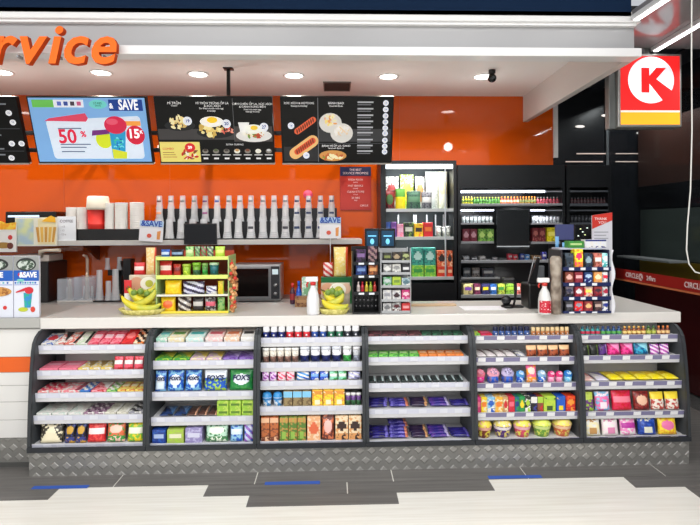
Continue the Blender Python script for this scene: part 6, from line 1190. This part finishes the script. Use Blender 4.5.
bm = bm_(); box(bm, -w2, w2, 0, .018, 0, h, bev=.004); ob('case', bm, M((12, 12, 14), .35), r); bm = bm_(); box(bm, -w2+.012, w2-.012, -.002, -.0004, .014, h-.014); ob('screen', bm, M((6, 6, 8), .15), r)
# ------------------------------------------------------------------ right glass wall: lettering and cable
def wtext(s_, size, y0):
    bm = textbm(s_, size, .0008, .0015, 0, 'LEFT')
    return ob('lettering', bm, M((214, 190, 190), .4), None, (XG-.0055, y0, (zb0+zb1)/2+.008), (0, 0, -PI/2))
for y0, lab in ((5.12, 'white Circle K 24hrs lettering on the red band, nearest the corner'), (4.25, 'white Circle K 24hrs lettering on the red band, cut by the right photo edge')):
    r = thing('band_lettering', lab, 'lettering', (XG-.005, y0, zb0+.065), 'lettering on the red band', rot=(0, 0, -PI/2)); q = textbm('CIRCLE', .066, .0008, .0012, 0, 'LEFT'); xm = max(v.co.x for v in q.verts); ob('word', q, M((220, 200, 200), .4), r)
    bm = bm_(); cx = xm+.042; prism(bm, ell(cx, 0, .034, .034, 26), -.0012, 0, 0, axis='y'); prism(bm, [(cx-.014, -.018), (cx-.006, -.018), (cx-.006, .018), (cx-.014, .018)], -.002, -.0013, 1, axis='y'); prism(bm, [(cx-.006, -.004), (cx-.006, .004), (cx+.010, .018), (cx+.018, .018), (cx+.002, .0)], -.002, -.0013, 1, axis='y'); prism(bm, [(cx-.004, .002), (cx+.004, .004), (cx+.03, -.016), (cx+.022, -.026)], -.002, -.0013, 1, axis='y'); ob('roundel', bm, [M((220, 200, 200)), M((150, 28, 22))], r)
    q = textbm('24hrs', .06, .0008, .0012, 0, 'LEFT'); 
    for v in q.verts: v.co.x += cx+.09
    ob('word', q, M((220, 200, 200), .4), r)
pts = []; yy = 2.6
for u, v in ((692, -5), (691.5, 60), (692, 130), (690.5, 190), (687.5, 225), (686.5, 250), (689, 264), (695, 272), (703, 274), (712, 270)):
    x_, z_ = P(u, v, yy); pts.append((x_, yy, z_))
bm = bm_(); pts[0] = (pts[0][0], yy, 2.829); tube(bm, pts, .0035, 6); tag(ob('white_cable', bm, M((206, 206, 200), .4)), 'thin white cable hanging from the soffit at the right edge', 'cable')
# what shows in the glass wall: a ledge, and reflected lights built as shapes
bm = bm_(); box(bm, XG+.03, XG+.2, 4.5, 5.35, 1.155, 1.175, bev=.003); tag(ob('wall_ledge', bm, M((150, 150, 150), .3)), 'pale ledge seen dimly through the glass above the red band', 'ledge')
for u0, u1, v, lab in ((577, 609, 153.5, 'thin faint modelled light reflection on the dark wall, upper left of glass corner'), (566, 603, 161.5, 'thin faint modelled light reflection on the dark wall, above the corner shelving'), (616, 642, 153.5, 'thin faint modelled light reflection behind the glass, upper one'), (616, 662, 161.5, 'thin faint modelled light reflection behind the glass, lower one')):  # glowing bars modelled in place of lights reflected in the glass
    yy = YB-.012; x0, z0_ = P(u0, v, yy); x1, _ = P(u1, v, yy); bm = bm_(); box(bm, x0, x1, yy, YB-.001, z0_-.006, z0_+.004, bev=.001); tag(ob('strip_reflection', bm, em((190, 170, 160), .9)), lab, 'light reflection')
for u, v, lab in ((580, 126.5, 'small oval modelled lamp reflection on the dark wall left of the logo sign'), (606, 115.5, 'small oval modelled lamp reflection nearest the logo sign bracket'), (641, 133, 'small oval modelled lamp reflection just under the yellow part of the logo sign')):  # glowing ovals modelled in place of reflected lamps
    yy = YB-.02; x0, z0_ = P(u, v, yy); bm = bm_(); ball(bm, (0, 0, 0), .05, 0, 16, sy=.3, sz=.28); tag(ob('lamp_reflection', bm, em((236, 230, 224), 1.0), None, (x0, yy, z0_)), lab, 'lamp')
